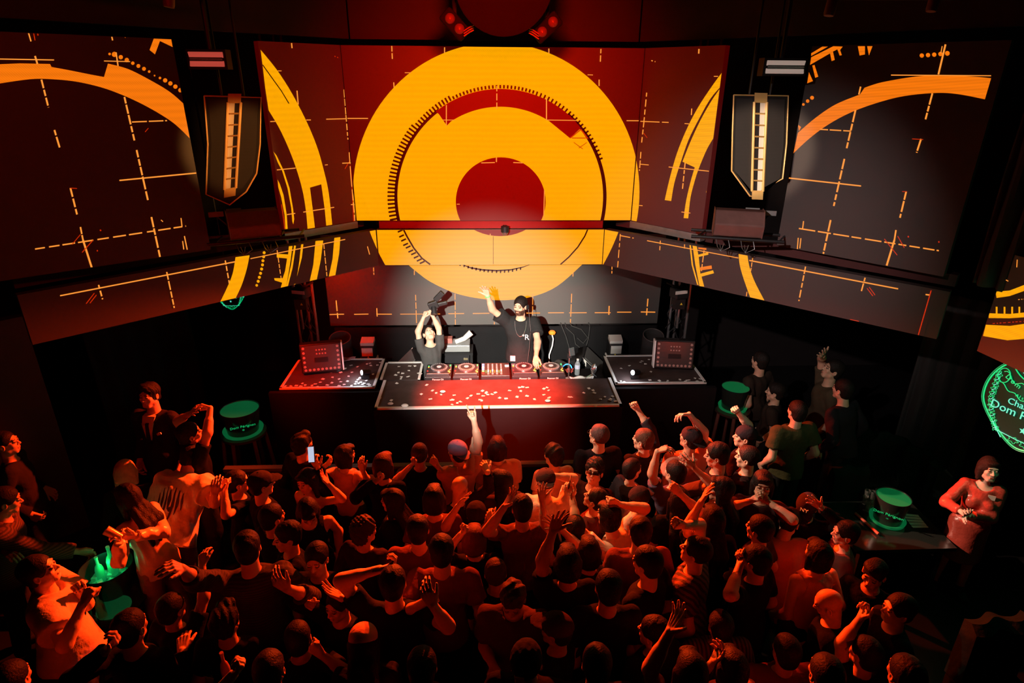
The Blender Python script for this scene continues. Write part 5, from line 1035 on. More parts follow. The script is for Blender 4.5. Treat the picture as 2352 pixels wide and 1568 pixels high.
# trusses beside the backdrop with laser heads
for sx, X, lab in ((-1,-2.36,'left'),(1,2.58,'right')):
    t = thing('truss_tower', (X,8.12,.55), 'slim vertical truss tower %s of the LED backdrop' % lab, 'truss'); m_tr = mat('truss_metal',(.35,.32,.33),.35,.8)
    cs = [(X,8.05),(X+sx*.22,7.98),(X+sx*.14,8.22)]
    for a in cs: MB().tube([(a[0],a[1],.55),(a[0],a[1],6.6)], .020, m_tr, 10).build('truss_tube', parent=t, origin=(a[0],a[1],.55))
    for k in range(9):
        for i in range(3): a, b = cs[i], cs[(i+1)%3]; MB().tube([(a[0],a[1],.7+.3*k),(b[0],b[1],1.0+.3*k)], .009, m_blk, 6).build('truss_brace', parent=t, origin=(a[0],a[1],.7+.3*k))
    q = aty(1560 if sx > 0 else 690, 672, 7.75); h_ = thing('moving_head', tuple(q), 'black laser head clamped to the %s truss tower' % lab, 'lamp')
    MB().box(q,(.20,.18,.14), m_blk, rotz(.3*sx)).build('head', parent=h_, origin=q, bevel=.02); MB().box(q+np.array([0,-.095,.035]),(.18,.01,.045), m_las if sx > 0 else mat('pinkish_plate',(.6,.3,.28),.4), rotz(.3*sx)).build('top_plate', parent=h_, origin=q)
    MB().box(q+np.array([0,0,-.14]),(.15,.15,.14), m_blk).build('yoke', parent=h_, origin=q); MB().tube([q+np.array([0,0,.06]),q+np.array([-sx*.12,.18,.08]),(X,8.05,q[2]+.1)], .014, m_blk, 8).build('clamp_arm', parent=h_, origin=q)
    MB().tube([q+np.array([.02*sx,-.02,-.2]),q+np.array([.02*sx,-.02,-.5])], .016, m_tr, 8).build('spigot', parent=h_, origin=q)
    c = q+np.array([.02,-.082,-.13]); tt = MB(); tt.add([(c[0]-.018,c[1],c[2]-.015),(c[0]+.018,c[1],c[2]-.015),(c[0],c[1],c[2]+.018)],[(0,1,2)], m_warn); to = tt.build('warning_sign', parent=h_, origin=c)
    o = MB().tube([q+np.array([-.05*sx,0,-.1]),q+np.array([-.12*sx,.02,-.3]),q+np.array([-.06*sx,.05,-.45]),q+np.array([-.1*sx,.1,-.55])], .008, m_blk, 6).build('cable', origin=q, smooth=True); tag(o, 'black cable hanging from the laser head on the %s tower' % lab, 'cable')
# curtains and wall panels of the dark sides
curtain('curtain', (5.4,6.85), (5.95,6.3), .0, 2.6, 4, .05, m_curg, 'pale grey curtain panel behind the right LED band')
curtain('curtain', (6.0,6.15), (7.3,3.6), .0, 4.8, 9, .05, m_cur, 'long black curtain behind the green sign at the right')
curtain('curtain', (4.25,5.02), (4.38,4.75), 3.30, 5.6, 2, .05, m_curg, 'narrow dark curtain hanging between the right LED walls')
curtain('curtain', (-4.55,6.6), (-4.0,7.9), .0, 2.72, 5, .04, m_cur, 'black curtain behind the stage at the left')
o = MB().box((-5.0,5.7,1.35),(.9,.12,2.7), mat('wall_panel_dark',(.05,.03,.03),.7), rotz(.75)).build('wall_panel', origin=(-5.0,5.7,0)); tag(o, 'dark upright wall panel at the left side below the LED band', 'panel')
# ---------------------------------------------------------------- green lit buckets, signs, seats and tables
m_bk = mat('bucket_black', (.015,.02,.017), .25, spec=.7); m_green = (.01,.62,.18)
def gl(n, s): return mat('green_glow_'+n, (.02,.25,.08), .3, emit=m_green, es=s)
def bucket(px, py, zt, r, lab, ttl=True, tilt=0):
    c = atz(px, py, zt); hgt = .30; b = thing('ice_bucket', (c[0],c[1],zt-hgt), lab, 'bucket'); o = np.array([c[0],c[1],zt-hgt])
    MB().lathe(o,[(r*.78,0),(r*.80,.03),(r*.90,.18),(r,.30),(r*.97,.30),(r*.86,.19),(r*.76,.04)], m_bk, 40).build('body', parent=b, origin=o, smooth=True); bb_ = b.children[-1]
    MB().lathe(o,[(0,.045),(r*.76,.045),(r*.84,.19),(r*.955,.292)], gl('inside', .10), 40).build('lit_inside', parent=b, origin=o, smooth=True)
    MB().lathe(o,[(r*.80,.001),(r*.98,.004),(r*1.04,.04),(r*1.0,.03),(r*.82,.02)], gl('brim', .12), 40).build('brim', parent=b, origin=o, smooth=True)
    d = unit(np.array([-c[0],-c[1],0])); x_ = np.array([-d[1],d[0],0]); q = o+np.array([0,0,.165])+d*(r*.905)
    if ttl: text('script_text', 'Dom Pérignon', .046, tuple(q), tuple(x_), tuple(unit(np.array([-d[0]*-.25,-d[1]*-.25,1.]))), gl('text',.5), bb_); text('star', '★' if False else '*', .06, tuple(q-np.array([0,0,.06])-d*.01), tuple(x_), (0,0,1), gl('text',.5), bb_)
    l = bpy.data.lights.new('bucket_light','POINT'); l.energy = .8; l.color = (.02,1,.25); l.shadow_soft_size = .05; lo_ = bpy.data.objects.new('bucket_light', l); COL.objects.link(lo_); lo_.location = (c[0],c[1],zt-.12)
    return b, c
def round_table(c, zt, r, lab, barrel=True):
    t = thing('barrel_table', (c[0],c[1],0), lab, 'table'); o = np.array([c[0],c[1],0]); mt = mat('table_dark',(.05,.025,.02),.35)
    MB().lathe(o,[(0,zt-.03),(r,zt-.03),(r,zt),(0,zt)], mt, 36).build('table_top', parent=t, origin=o)
    for k in range(6):
        a = math.pi/3*k+.3; MB().tube([o+np.array([r*.9*math.cos(a),r*.9*math.sin(a),zt-.03]),o+np.array([r*1.08*math.cos(a),r*1.08*math.sin(a),zt*.55]),o+np.array([r*.85*math.cos(a),r*.85*math.sin(a),0.0])], .022, mat('leg_red_brown',(.14,.05,.04),.35), 8).build('leg', parent=t, origin=o, smooth=True)
    return t
b, c = bucket(550, 938, 1.42, .215, 'green lit bucket on the barrel table at the left of the stage'); round_table(c, 1.115, .25, 'dark barrel table under the green bucket left of the stage')
b, c = bucket(1690, 888, 1.42, .17, 'green lit bucket half hidden by the right stage block', False); round_table(c, 1.115, .22, 'dark barrel table under the green bucket right of the stage')
b, c = bucket(2053, 1140, 1.02, .165, 'green lit bucket on the low table at the right, near the glasses'); lt_ = c
t = thing('low_table', (c[0],c[1],0), 'low dark table with bucket and glasses at the right', 'table'); o_ = np.array([c[0],c[1],0]); mt = mat('table_gloss',(.02,.025,.022),.15,spec=.8)
MB().box((c[0]-.05,c[1]-.05,.695),(1.0,.75,.04), mt).build('table_top', parent=t, origin=o_)
for dx in (-.45,.35):
    for dy in (-.35,.25): MB().box((c[0]+dx,c[1]+dy,.34),(.05,.05,.68), mt).build('leg', parent=t, origin=o_)
m_gls = mat('clear_glass', (.9,.95,.92), .05, trans=.9); m_gls2 = mat('amber_drink', (.6,.35,.1), .1, trans=.5)
k = 0
for px, py in ((1993,1128),(2006,1131),(2018,1126),(1989,1142),(2002,1147),(2014,1146),(1996,1158),(2010,1160)):
    q = atz(px, py, .80); o = MB().lathe((q[0],q[1],.716),[(.022,0),(.030,.10),(.028,.10),(.020,.012),(0,.012)], m_gls, 16).build('drinking_glass', origin=(q[0],q[1],.716), smooth=True); tag(o, 'small clear glass in the cluster beside the right green bucket', 'glass', 'glasses beside the right bucket')
m_card = mat('card_green_tint', (.45,.6,.5), .6)  # green bucket light put into the card colour
for k in range(5):
    q = atz(2092+5*k, 1182+7*k, .725); o = MB().box((q[0],q[1],.72+.003*k),(.16,.035,.003), m_card, rotz(-.2+.05*k)).build('menu_card', origin=(q[0],q[1],.718+.003*k)); tag(o, 'pale card lying right of the green bucket on the low table', 'card', 'cards fanned on the low table')
q = atz(1995,1205,.76); o = MB().tube([atz(1965,1178,.735),atz(2018,1226,.74)], .014, mat('red_stick',(.7,.1,.05),.5), 10).build('red_stick', origin=q, smooth=True); tag(o, 'thin red stick on the edge of the low table', 'stick')
# ice bucket with bottles in the lower left corner
zc = 1.08; c = atz(243, 1300, zc); r = .205; o = np.array([c[0],c[1],zc-.26]); b = thing('ice_bucket', tuple(o), 'wide ice bucket with two green bottles in the lower left corner', 'bucket')
MB().lathe(o,[(r*.7,0),(r*.85,.10),(r,.26),(r*.97,.26),(r*.82,.10),(r*.66,.01)], m_bk, 40).build('body', parent=b, origin=o, smooth=True); 
MB().lathe(o,[(0,.10),(r*.82,.10)], gl('ice', .10), 30).build('melt_water', parent=b, origin=o)
rr = random.Random(3)
for k in range(16):
    a, d = rr.random()*6.28, r*.65*math.sqrt(rr.random()); q = o+np.array([d*math.cos(a),d*math.sin(a),.125+.02*rr.random()]); ob = MB().box(q,(.045,.04,.04), mat('ice_green_glow',(.6,.9,.7),.1,trans=.6,emit=m_green,es=.03), rotz(a)@rotx(a)).build('ice_cube', origin=q, bevel=.006); tag(ob, 'ice cube among the bottles in the lower left ice bucket', 'ice cube', 'ice cubes in the left bucket')  # green light in the ice is put in as emission
def bottle(base, ax, lab, m, hgt=.30, r=.036, nm='bottle'):
    o = MB().lathe(base,[(r*.8,0),(r,.01),(r,hgt*.5),(r*.75,hgt*.64),(r*.36,hgt*.72),(r*.34,hgt*.93),(r*.42,hgt*.935),(r*.42,hgt),(0,hgt)], m, 24, ax=ax).build(nm, origin=base, smooth=True); return tag(o, lab, 'bottle')
m_bg = mat('bottle_green_glow', (.05,.5,.2), .12, trans=.3, emit=(.01,.42,.14), es=.22)  # green light on the bottles put in as emission, they are no lamps
bottle(atz(262,1318,.94)-np.array([0,0,.0]), (.05,.0,1), 'taller green lit bottle in the lower left ice bucket', m_bg)
bottle(atz(236,1335,.90), (.0,.03,1), 'shorter green lit bottle at the front of the ice bucket', m_bg, .26, .034)
l = bpy.data.lights.new('bucket_light','POINT'); l.energy = 1.2; l.color = (.02,1,.3); l.shadow_soft_size = .05; lo_ = bpy.data.objects.new('bucket_light', l); COL.objects.link(lo_); lo_.location = (c[0],c[1],zc+.02)
t = thing('low_table', (c[0]+.02,c[1]-.12,0), 'dark table under the ice bucket in the lower left corner', 'table'); o_ = np.array([c[0]+.02,c[1]-.12,0])
MB().lathe(o_,[(0,.79),(.30,.79),(.30,.82),(0,.82)], mt, 40).build('table_top', parent=t, origin=o_); MB().lathe(o_,[(.20,0),(.05,.04),(.05,.79)], mt, 20).build('table_foot', parent=t, origin=o_)
q = atz(262,1395,.823); MB().lathe(q,[(0,0),(.13,.001),(.13,.006),(0,.006)], gl('tray',.05), 30).build('lit_tray', origin=q); bpy.data.objects['lit_tray']['label'] = 'shallow green lit tray on the lower left table'; bpy.data.objects['lit_tray']['category'] = 'tray'  # green light on the tray is likewise put in as emission
bottle(atz(238,1418,.824), (0,0,1), 'clear bottle standing on the lower left table below the bucket', mat('bottle_clear',(.3,.7,.45),.1,trans=.7), .26, .034)
for px, py in ((205,1420),(218,1440)):
    q = atz(px, py, .823); ob = MB().lathe(q,[(.026,0),(.033,.10),(.031,.10),(.024,.01),(0,.01)], m_gls, 16).build('drinking_glass', origin=q, smooth=True); tag(ob, 'clear glass beside the bottle on the lower left table', 'glass', 'glasses on the lower left table')
# curved banquette seats on the right, dark tufted cloth
m_sofa = mat('sofa_velvet', (.012,.022,.018), .9, bump=.4, bscale=18, spec=.06)
def sofa(path, lab, wz=0.0):
    P = [np.array([*atz(x, y, .98)[:2], 0]) for x, y in path]; Q = []
    for i in range(len(P)-1):
        for k in range(20): Q.append(P[i]+(P[i+1]-P[i])*k/20)
    Q.append(P[-1]); b = thing('banquette', tuple(Q[len(Q)//2]), lab, 'sofa')
    def sweep(prof, nm, wav=0):
        vs = []; n = len(prof)
        for i, p in enumerate(Q):
            d = unit(Q[min(i+1,len(Q)-1)]-Q[max(i-1,0)]); nn = np.array([d[1],-d[0],0]); nn = nn if nn[1] < 0 else -nn
            for (u, v, w_) in prof: vs.append(p+nn*(u+wav*w_*math.sin(i*.5))+np.array([0,0,v+wav*w_*abs(math.sin(i*.25))]))
        mb = MB(); mb.add(vs, [(i*n+j,(i+1)*n+j,(i+1)*n+(j+1)%n,i*n+(j+1)%n) for i in range(len(Q)-1) for j in range(n)]+[tuple(range(n)),tuple((len(Q)-1)*n+j for j in range(n))][::1], m_sofa); mb.build(nm, parent=b, origin=Q[len(Q)//2], smooth=True)
    sweep([(0,.40,0),(0,.98,1),(.07,1.0,1),(.14,.94,1),(.16,.42,0)], 'backrest', .03); sweep([(.14,.25,0),(.14,.47,0),(.55,.48,1),(.62,.42,1),(.60,.25,0)], 'seat', .015); sweep([(.02,0,0),(.02,.40,0),(.56,.26,0),(.56,0,0)], 'plinth')
sofa([(1925,980),(1985,985),(2060,1000),(2125,1040),(2150,1085)], 'curved tufted banquette at the right in front of the curtain')
sofa([(1905,1070),(1985,1068)], 'short dark banquette behind the low table at the right')
sofa([(2215,1420),(2345,1410)], 'dark banquette in the lower right corner')
# ---------------------------------------------------------------- the green shield sign at the right edge
def shield(name, lab, S0, X, Y, w, h, full=True, glow_s=1.0):
    """S0 centre, X right, Y up (unit vectors), w/h half sizes"""
    S0 = np.array(S0, float); X = unit(X); Y = unit(Y); Z = np.cross(X, Y); b = thing(name, tuple(S0), lab, 'sign')
    def out(k, n=60):
        pts = []
        for i in range(n):
            t = 2*math.pi*i/n; cx, cy = math.cos(t), math.sin(t); rr_ = 1.0; x_ = cx*w*k; y_ = cy*h*k
            if cy < -.2: x_ *= 1-.42*((-cy-.2)/.8)**1.6
            pts.append(S0+X*x_+Y*y_)
        return pts
    pn = MB(); o1 = out(1.03); pn.add([p-Z*.02 for p in o1]+[p for p in o1], [tuple(range(60)), tuple(range(119,59,-1))]+[(i,(i+1)%60,60+(i+1)%60,60+i) for i in range(60)], mat('sign_backing',(.01,.03,.025),.4)); pn.build('backing', parent=b, origin=S0)
    A_ = mat('neon_green_a',(.05,.3,.15),.4,emit=(.0,.75,.22),es=.85*glow_s); B_ = mat('neon_cyan_a',(.1,.3,.25),.4,emit=(.12,.85,.62),es=.9*glow_s); C_ = mat('neon_green_b',(.05,.3,.15),.4,emit=(.0,.40,.14),es=.6*glow_s)
    lt = w*.010
    p = out(.985); MB().tube(p+[p[0]], lt*1.7, A_, 6).build('outline_tube', parent=b, origin=S0, smooth=True); p = out(1.02); MB().tube([q+Z*.004 for q in p+[p[0]]], lt*.8, C_, 6).build('outline_tube', parent=b, origin=S0, smooth=True)
    f = lambda u, v: S0+X*u*w+Y*v*h+Z*.008
    MB().tube([f(.62*math.cos(t), .86+.42*math.sin(t)) for t in np.linspace(math.pi*1.02,math.pi*1.98,24)], lt*1.2, A_, 6).build('collar_line', parent=b, origin=S0, smooth=True)
    MB().tube([f(.50*math.cos(t), .90+.36*math.sin(t)) for t in np.linspace(math.pi*1.05,math.pi*1.95,20)], lt*3.2, B_, 6).build('collar_band', parent=b, origin=S0, smooth=True)
    ban = [f(-.72+.02*i if i < 1 else -.72+1.44*i/30, .50-.20*math.sin(math.pi*i/30)+.06*math.sin(i*.9)) for i in range(31)]; MB().tube(ban, lt*.9, A_, 6).build('ribbon_line', parent=b, origin=S0, smooth=True)
    ban = [f(-.74+1.48*i/30, .26-.22*math.sin(math.pi*i/30)+.03*math.sin(i*1.1)) for i in range(31)]; MB().tube(ban, lt*.9, A_, 6).build('ribbon_line', parent=b, origin=S0, smooth=True)
    for u, v, r1 in ((-.70,.42,.16),(.70,.42,.16)): MB().tube([f(u+.12*math.cos(t), v+r1*math.sin(t)) for t in np.linspace(0,2*math.pi,20)], lt*.9, A_, 6).build('ribbon_curl', parent=b, origin=S0, smooth=True)
    def curved(s_, u0, u1, fv, size, m):
        n = len(s_)
        for i, ch in enumerate(s_):
            if ch == ' ': continue
            u = u0+(u1-u0)*(i+.5)/n; sl = (fv(u+.01)-fv(u-.01))/.02*h/w; xd = unit(X+Y*sl); text('letter', ch, size*h, tuple(f(u, fv(u))), tuple(xd), tuple(np.cross(Z, xd)), m, b)
    curved('Dom PERIGNON', -.66, .66, lambda u: .26+.42*u*u, .15, A_)
    curved('Altum Villare', -.36, .36, lambda u: .09+.2*u*u, .09, A_)
    text('word', 'Champagne', .19*h, tuple(f(0,-.06)), tuple(X), tuple(Y), B_, b); text('word', 'Dom Pérignon', .25*h, tuple(f(0,-.26)), tuple(X), tuple(Y), B_, b)
    st = MB(); vs = [f(0+.085*math.cos(math.pi/2+math.pi*i/5)*(1 if i % 2 == 0 else .42), -.56+.085*w/h*math.sin(math.pi/2+math.pi*i/5)*(1 if i % 2 == 0 else .42)*1.0) for i in range(10)]; st.add(vs, tessellate_polygon([[Vector(((i and 0)+.085*math.cos(math.pi/2+math.pi*i/5)*(1 if i % 2 == 0 else .42), .085*math.sin(math.pi/2+math.pi*i/5)*(1 if i % 2 == 0 else .42), 0)) for i in range(10)]]), B_); st.build('star', parent=b, origin=S0)
    rn = random.Random(5)
    for sd in (-1,1):
        for k in range(11):
            v = .40-.115*k; u = sd*(.80-.55*max(0,(-v-.1))**1.6) ; lf = []
            n_ = 20
            for i in range(n_+1): t = 2*math.pi*i/n_; r_ = (.055+.022*math.cos(5*t+k))*1.0; lf.append(f(u+r_*math.cos(t), v+r_*1.0*math.sin(t)*w/h*1.2))
            MB().tube(lf, lt*.55, A_, 5).build('leaf', parent=b, origin=S0); MB().tube([f(u-.04,v-.03),f(u+.01,v),f(u+.03,v+.05)], lt*.8, B_, 5).build('vine', parent=b, origin=S0)
    MB().tube([f(-.52,-.78),f(-.1,-.80),f(.1,-.80),f(.52,-.78)], lt*.9, B_, 5).build('stem', parent=b, origin=S0); MB().tube([f(-.60,-.66),f(-.36,-.90)], lt*.9, B_, 5).build('stem', parent=b, origin=S0)
    for u in (-.12,.12): MB().tube([f(u+.09*math.cos(t)*(1+.3*math.cos(5*t)), -.84+.06*math.sin(t)*(1+.3*math.cos(5*t))) for t in np.linspace(0,2*math.pi,24)], lt*.6, A_, 5).build('leaf', parent=b, origin=S0)
    return b
sp0 = np.array([4.62, 4.55, 0.]); sX = unit(np.array([.33,-.94,0])); sn = np.array([-sX[1]*-1, 0, 0]); nrm = np.array([-.94,-.33,0])
sc0 = atplane(2372, 935, sp0, nrm); shield('neon_sign', 'green neon shield sign with champagne lettering at the right edge', sc0, sX, (0,0,1), .40, .42)
c2 = aty(526, 668, 8.3); o_sg = MB().tube([c2+np.array([0,.03,.2]),(c2[0],c2[1]+.03,6.6)], .012, m_blk, 6).build('hanging_rod', origin=c2); tag(o_sg, 'thin black rod holding the tiny green shield sign', 'rod'); shield('neon_sign', 'tiny green neon shield peeking below the left LED band', c2, (1,0,0), (0,0,1), .20, .27, glow_s=.6)
l = bpy.data.lights.new('sign_light','POINT'); l.energy = 7; l.color = (.0,.9,.4); l.shadow_soft_size = .3; lo_ = bpy.data.objects.new('sign_light', l); COL.objects.link(lo_); lo_.location = tuple(sc0+nrm*.35)
# ---------------------------------------------------------------- the people
BK = (.012,.011,.013); NV = (.03,.03,.05); WH = (.75,.70,.68); GY_ = (.22,.2,.2); OG = (.62,.34,.26); PK = (.6,.42,.38); RDD = (.4,.06,.05); PU = (.22,.16,.26)
ST = 'people on the stage'
DJ = person(1195, 703, 'bearded DJ in a black tee waving one arm behind the decks', f=176, z=2.20, h=1.05, hy=-24, hp=2, beard=True, hair='short', tc=(.02,.02,.021), loose=.018, R=(1112,668,'open',.98,(-.2,-1,0)), L=(1232,832,'relax',1.0), floor=.55, skin=SKIN[0], wide=1.08, group=ST)
k_ = DJ; b = k_['o']; o3 = np.array(b.location)
ch = MB(); nb = [k_['B'](.075*math.cos(t), .088+.085*math.sin(t), .482-.18*math.sin(t)) for t in np.linspace(0, math.pi, 20)]
ch.tube(nb, .0045, m_sil, 6); ch.build('neck_chain', parent=b, origin=nb[0], smooth=True)
fx = lambda u, v, w_=.165: k_['B'](u, w_, v)
text('chest_logo', 'R', .105, tuple(fx(-.085,.290,.172)), tuple(k_['A']@np.array([-1.,0,0])), (0,0,1), m_wht, b); text('chest_logo', '★' if False else '*', .07, tuple(fx(-.038,.305,.172)), tuple(k_['A']@np.array([-1.,0,0])), (0,0,1), m_wht, b)
MB().box(fx(.095,.0,.196),(.065,.006,.075), mat('patch_lilac',(.6,.6,.75),.6), k_['A']).build('shirt_patch', parent=b, origin=fx(.095,.0,.196))
w_, nd, pn, _ = k_['wr'][1]; uu = unit(np.cross(nd,(0,0,1))); vv = np.cross(uu, nd); MB().tube([w_-nd*.005+.031*(uu*math.cos(t)+vv*math.sin(t)) for t in np.linspace(0,2*math.pi,20)], .006, mat('wristband_green',(.05,.6,.15),.5), 6).build('wristband', parent=b, origin=w_, smooth=True)
hd = MB(); hd.lathe(k_['HP'](-.088,-.01,-.002),[(.0,0),(.030,.004),(.034,.018),(.02,.026),(0,.026)], m_pl, 20, ax=k_['HR']@np.array([-1.,0,0])); hd.build('headphone_cup', parent=b, origin=k_['HP'](-.088,-.01,0), smooth=True)
MB().tube([k_['HP'](-.11,-.02,-.03), k_['B'](-.13,.15,.40), k_['B'](-.12,.185,.15), k_['B'](-.10,.20,-.05)], .004, m_rail, 6).build('headphone_cable', parent=b, origin=k_['HP'](-.11,-.02,-.03), smooth=True)
PH = person(985, 766, 'photographer leaning back and holding a camera up beside the DJ', f=205, z=1.84, h=.92, hp=48, hy=-10, hr=8, lean=-8, hair='buzz', tc=(.06,.06,.06), R=(974,716,'grip',.98), L=(990,712,'grip',.98), floor=.55, group=ST)
cm = atz(992, 688, 0) if False else None
hc_ = (PH['wr'][-1][0]+PH['wr'][1][0])/2+unit(PH['wr'][1][1])*.11; hc_ = hc_+np.array([.03,0,.05]); cb = thing('photo_camera', tuple(hc_), 'black camera with a flash held high by the photographer', 'camera')
MB().box(hc_,(.13,.08,.10), m_blk, roty(-.35)).build('camera_body', parent=cb, origin=hc_, bevel=.01); MB().lathe(hc_,[(.038,.03),(.04,.06),(.036,.06),(.036,.10),(.042,.10),(.042,.13),(0,.125)], m_blk, 24, ax=unit(np.array([.1,-.6,-.8]))).build('lens', parent=cb, origin=hc_, smooth=True)
R_ = roty(-.7); MB().box(hc_+np.array([.075,0,.115]),(.07,.06,.15), m_blk, roty(.75)).build('flash_head', parent=cb, origin=hc_, bevel=.01); MB().box(hc_+np.array([.11,0,.015]),(.14,.05,.05), m_blk, roty(-.25)).build('battery_grip', parent=cb, origin=hc_, bevel=.01)
# left side
SM = person(343, 908, 'man in a dark suit, tie and white collar standing in the shadow at the left', f=172, hp=6, z=1.90, h=1.0, floor=.1, hair='quiff', top='long', tc=(.02,.015,.02), group='people at the left')
sb = SM['B']; MB().hexa([sb(-.05,.125,.40),sb(.05,.125,.40),sb(.05,.10,.42),sb(-.05,.10,.42)],[sb(-.062,.075,.475),sb(.062,.075,.475),sb(.06,.03,.485),sb(-.06,.03,.485)], m_wht).build('shirt_collar', parent=SM['o'], origin=sb(0,.1,.44))
MB().hexa([sb(-.024,.150,.24),sb(.024,.150,.24),sb(.02,.13,.24),sb(-.02,.13,.24)],[sb(-.014,.128,.425),sb(.014,.128,.425),sb(.014,.10,.425),sb(-.014,.10,.425)], m_blk).build('tie', parent=SM['o'], origin=sb(0,.14,.35))
for q_ in (-1,1): MB().hexa([sb(q_*.005,.146,.25),sb(q_*.02,.146,.25),sb(q_*.02,.13,.25),sb(q_*.005,.13,.25)],[sb(q_*.018,.122,.42),sb(q_*.055,.118,.42),sb(q_*.055,.09,.42),sb(q_*.018,.09,.42)], m_wht).build('shirt_front', parent=SM['o'], origin=sb(0,.14,.33))
MB().box(sb(-.11,.135,.33),(.05,.01,.022), m_wht, SM['A']@roty(.4)).build('pocket_square', parent=SM['o'], origin=sb(-.11,.135,.33))
person(14, 1018, 'man in a black crew neck at the left edge looking to the stage', f=-65, z=1.75, hy=-10, hp=6, hair='buzz', top='long', tc=BK, floor=.1, group='people at the left')
person(437, 998, 'man in a black tee with both arms curved above his head', f=-55, z=1.78, hp=8, tc=BK, L=(432,935,'open',.80,(1,-.3,0)), R=(487,917,'droop',.88,(-1,-.3,0)), floor=.1)
WTM = person(437, 1052, 'person in an oversized pale tee seen from behind with head bowed', f=-10, z=1.50, hp=-45, h=1.08, lean=42, hy=10, tc=WH, loose=.035, wide=1.15, bc=(.2,.12,.10), R=(497,1135,'relax',.9), L='front')
from mathutils.bvhtree import BVHTree
def back_print(K, nm, strips, m, sgn=1):
    sh = [c for c in K['o'].children if c.name.startswith('shirt')][0]; vs = [v.co+K['o'].location for v in sh.data.vertices]; T_ = BVHTree.FromPolygons(vs, [tuple(p.vertices) for p in sh.data.polygons])
    mb = MB(); dr = Vector(K['A']@np.array([0,1.*sgn,0]))
    for (x, z0, z1, w) in strips:
        L_, R2 = [], []
        for k in range(7):
            z_ = z0+(z1-z0)*k/6; ww = w*(1-.75*abs(k/3-1)); 
            for lst, xx in ((L_, x-ww), (R2, x+ww)):
                h = T_.ray_cast(Vector(K['B'](xx,-.7*sgn,z_)), dr)
                if h[0] is not None: lst.append(np.array(h[0])-np.array(dr)*.004)
        n = min(len(L_), len(R2))
        if n > 1: mb.add(L_[:n]+R2[:n], [(i,i+1,n+i+1,n+i) for i in range(n-1)], m)
    if mb.v: mb.build(nm, parent=K['o'], origin=mb.v[0])
back_print(WTM, 'back_print', [(-.11,.33,.20,.010),(-.07,.37,.14,.013),(-.03,.38,.10,.010),(.0,.36,.20,.016),(.035,.38,.08,.012),(.07,.36,.16,.013),(.105,.34,.20,.010),(-.05,.20,.17,.02),(.02,.22,.18,.022)], mat('print_ink',(.05,.02,.02),.7))
person(290, 1088, 'person with bleached blond hair bowing at the left', f=20, z=1.62, hp=-30, hair='bob', hc=(.55,.35,.22), tc=BK, top='long')
W1 = person(293, 1140, 'woman with a dark ponytail in a pale top holding a drink', f=70, z=1.52, hp=-12, hair='long', female=True, top='long', tc=PK, tx='satin', bc=(.3,.16,.10), L=(272,1250,'grip',.75), R=(300,1245,'grip',.8), lean=12)
person(14, 1150, 'person in a knitted top with an arm stretched over the ice bucket', f=-60, z=1.60, h=1.04, hp=-10, top='long', tc=(.30,.14,.12), tx='rib', loose=.012, R=(212,1272,'relax',1.0), L=(15,1285,'relax',.8), wide=1.1, lean=14)
W2 = person(92, 1312, 'man in a loose pale tee clasping his hands beside the ice bucket', f=-60, z=1.74, h=1.06, hp=14, hy=-8, tc=(.60,.45,.42), loose=.03, wide=1.12, L=(200,1360,'fist',.62), R=(212,1378,'fist',.62), skin=SKIN[2])
person(572, 1250, 'dark haired person in a ribbed sweater with an arm stretched left', f=12, z=1.66, h=1.05, tc=(.10,.05,.05), tx='rib', top='roll', L=(398,1300,'relax',1.0), R=(662,1362,'relax',.7), wide=1.1)
person(608, 1112, 'person in a black cap and spectacles turned right beside the phone user', f=-55, z=1.64, hat=('cap',BK), glasses='clear', top='long', tc=BK)
person(553, 1120, 'dark haired person with glasses behind the one in the black cap', f=-60, z=1.62, glasses='clear', tc=BK, R=(505,1112,'fist',.7))
P13 = person(703, 1022, 'tall dark haired man in black holding a lit phone', f=-25, hy=-12, z=1.74, h=1.06, hair='quiff', tc=BK, top='long', R=(728,1072,'grip',.72))
person(782, 1050, 'woman in an orange tank top with her elbow out near the barrier', f=-15, hy=-30, z=1.62, hair='bob', female=True, top='tank', tc=OG, R=(835,1078,'relax',.85), L=(745,1062,'relax',.6), skin=SKIN[2])
person(706, 1108, 'woman facing the camera with bare shoulders and one hand raised', f=155, z=1.60, hr=12, hair='long', female=True, top='bare', tc=BK, L=(757,1100,'open',.75,(1,0,0)), skin=SKIN[2])
person(693, 1178, 'bare shouldered person with a dark strap bending forward', f=-160, z=1.50, hp=-35, hair='long', female=True, top='tank', tc=BK, skin=SKIN[2], wide=1.1, lean=10)
person(655, 1232, 'dark haired face turned left behind the ribbed sweater', f=120, z=1.58, tc=BK)
person(724, 1285, 'dim round face looking at the camera in the crowd', f=178, z=1.60, hair='short', tc=BK)
person(884, 1068, 'person in a black hood at the barrier left of centre', f=-20, z=1.60, hair='bob', hc=(.05,.015,.01), top='long', tc=BK, L=(868,1105,'fist',.6))
person(972, 1055, 'man in black resting both hands on the barrier', f=0, z=1.64, hair='fade', hc=(.05,.02,.012), tc=BK, L=(945,1067,'fist',.6), R=(1005,1065,'fist',.6))
person(836, 1222, 'curly haired person turned right with a bracelet', f=-20, hy=-25, z=1.63, hair='curly', hc=(.04,.015,.01), top='long', tc=(.06,.02,.02))
person(905, 1152, 'long haired woman looking left in the middle of the crowd', f=75, z=1.58, hair='long', female=True, top='long', tc=BK)
person(968, 1215, 'dark haired man with a broad red lit back left of centre', f=5, z=1.68, h=1.05, tc=(.30,.09,.07), wide=1.15, top='tee', skin=SKIN[2])
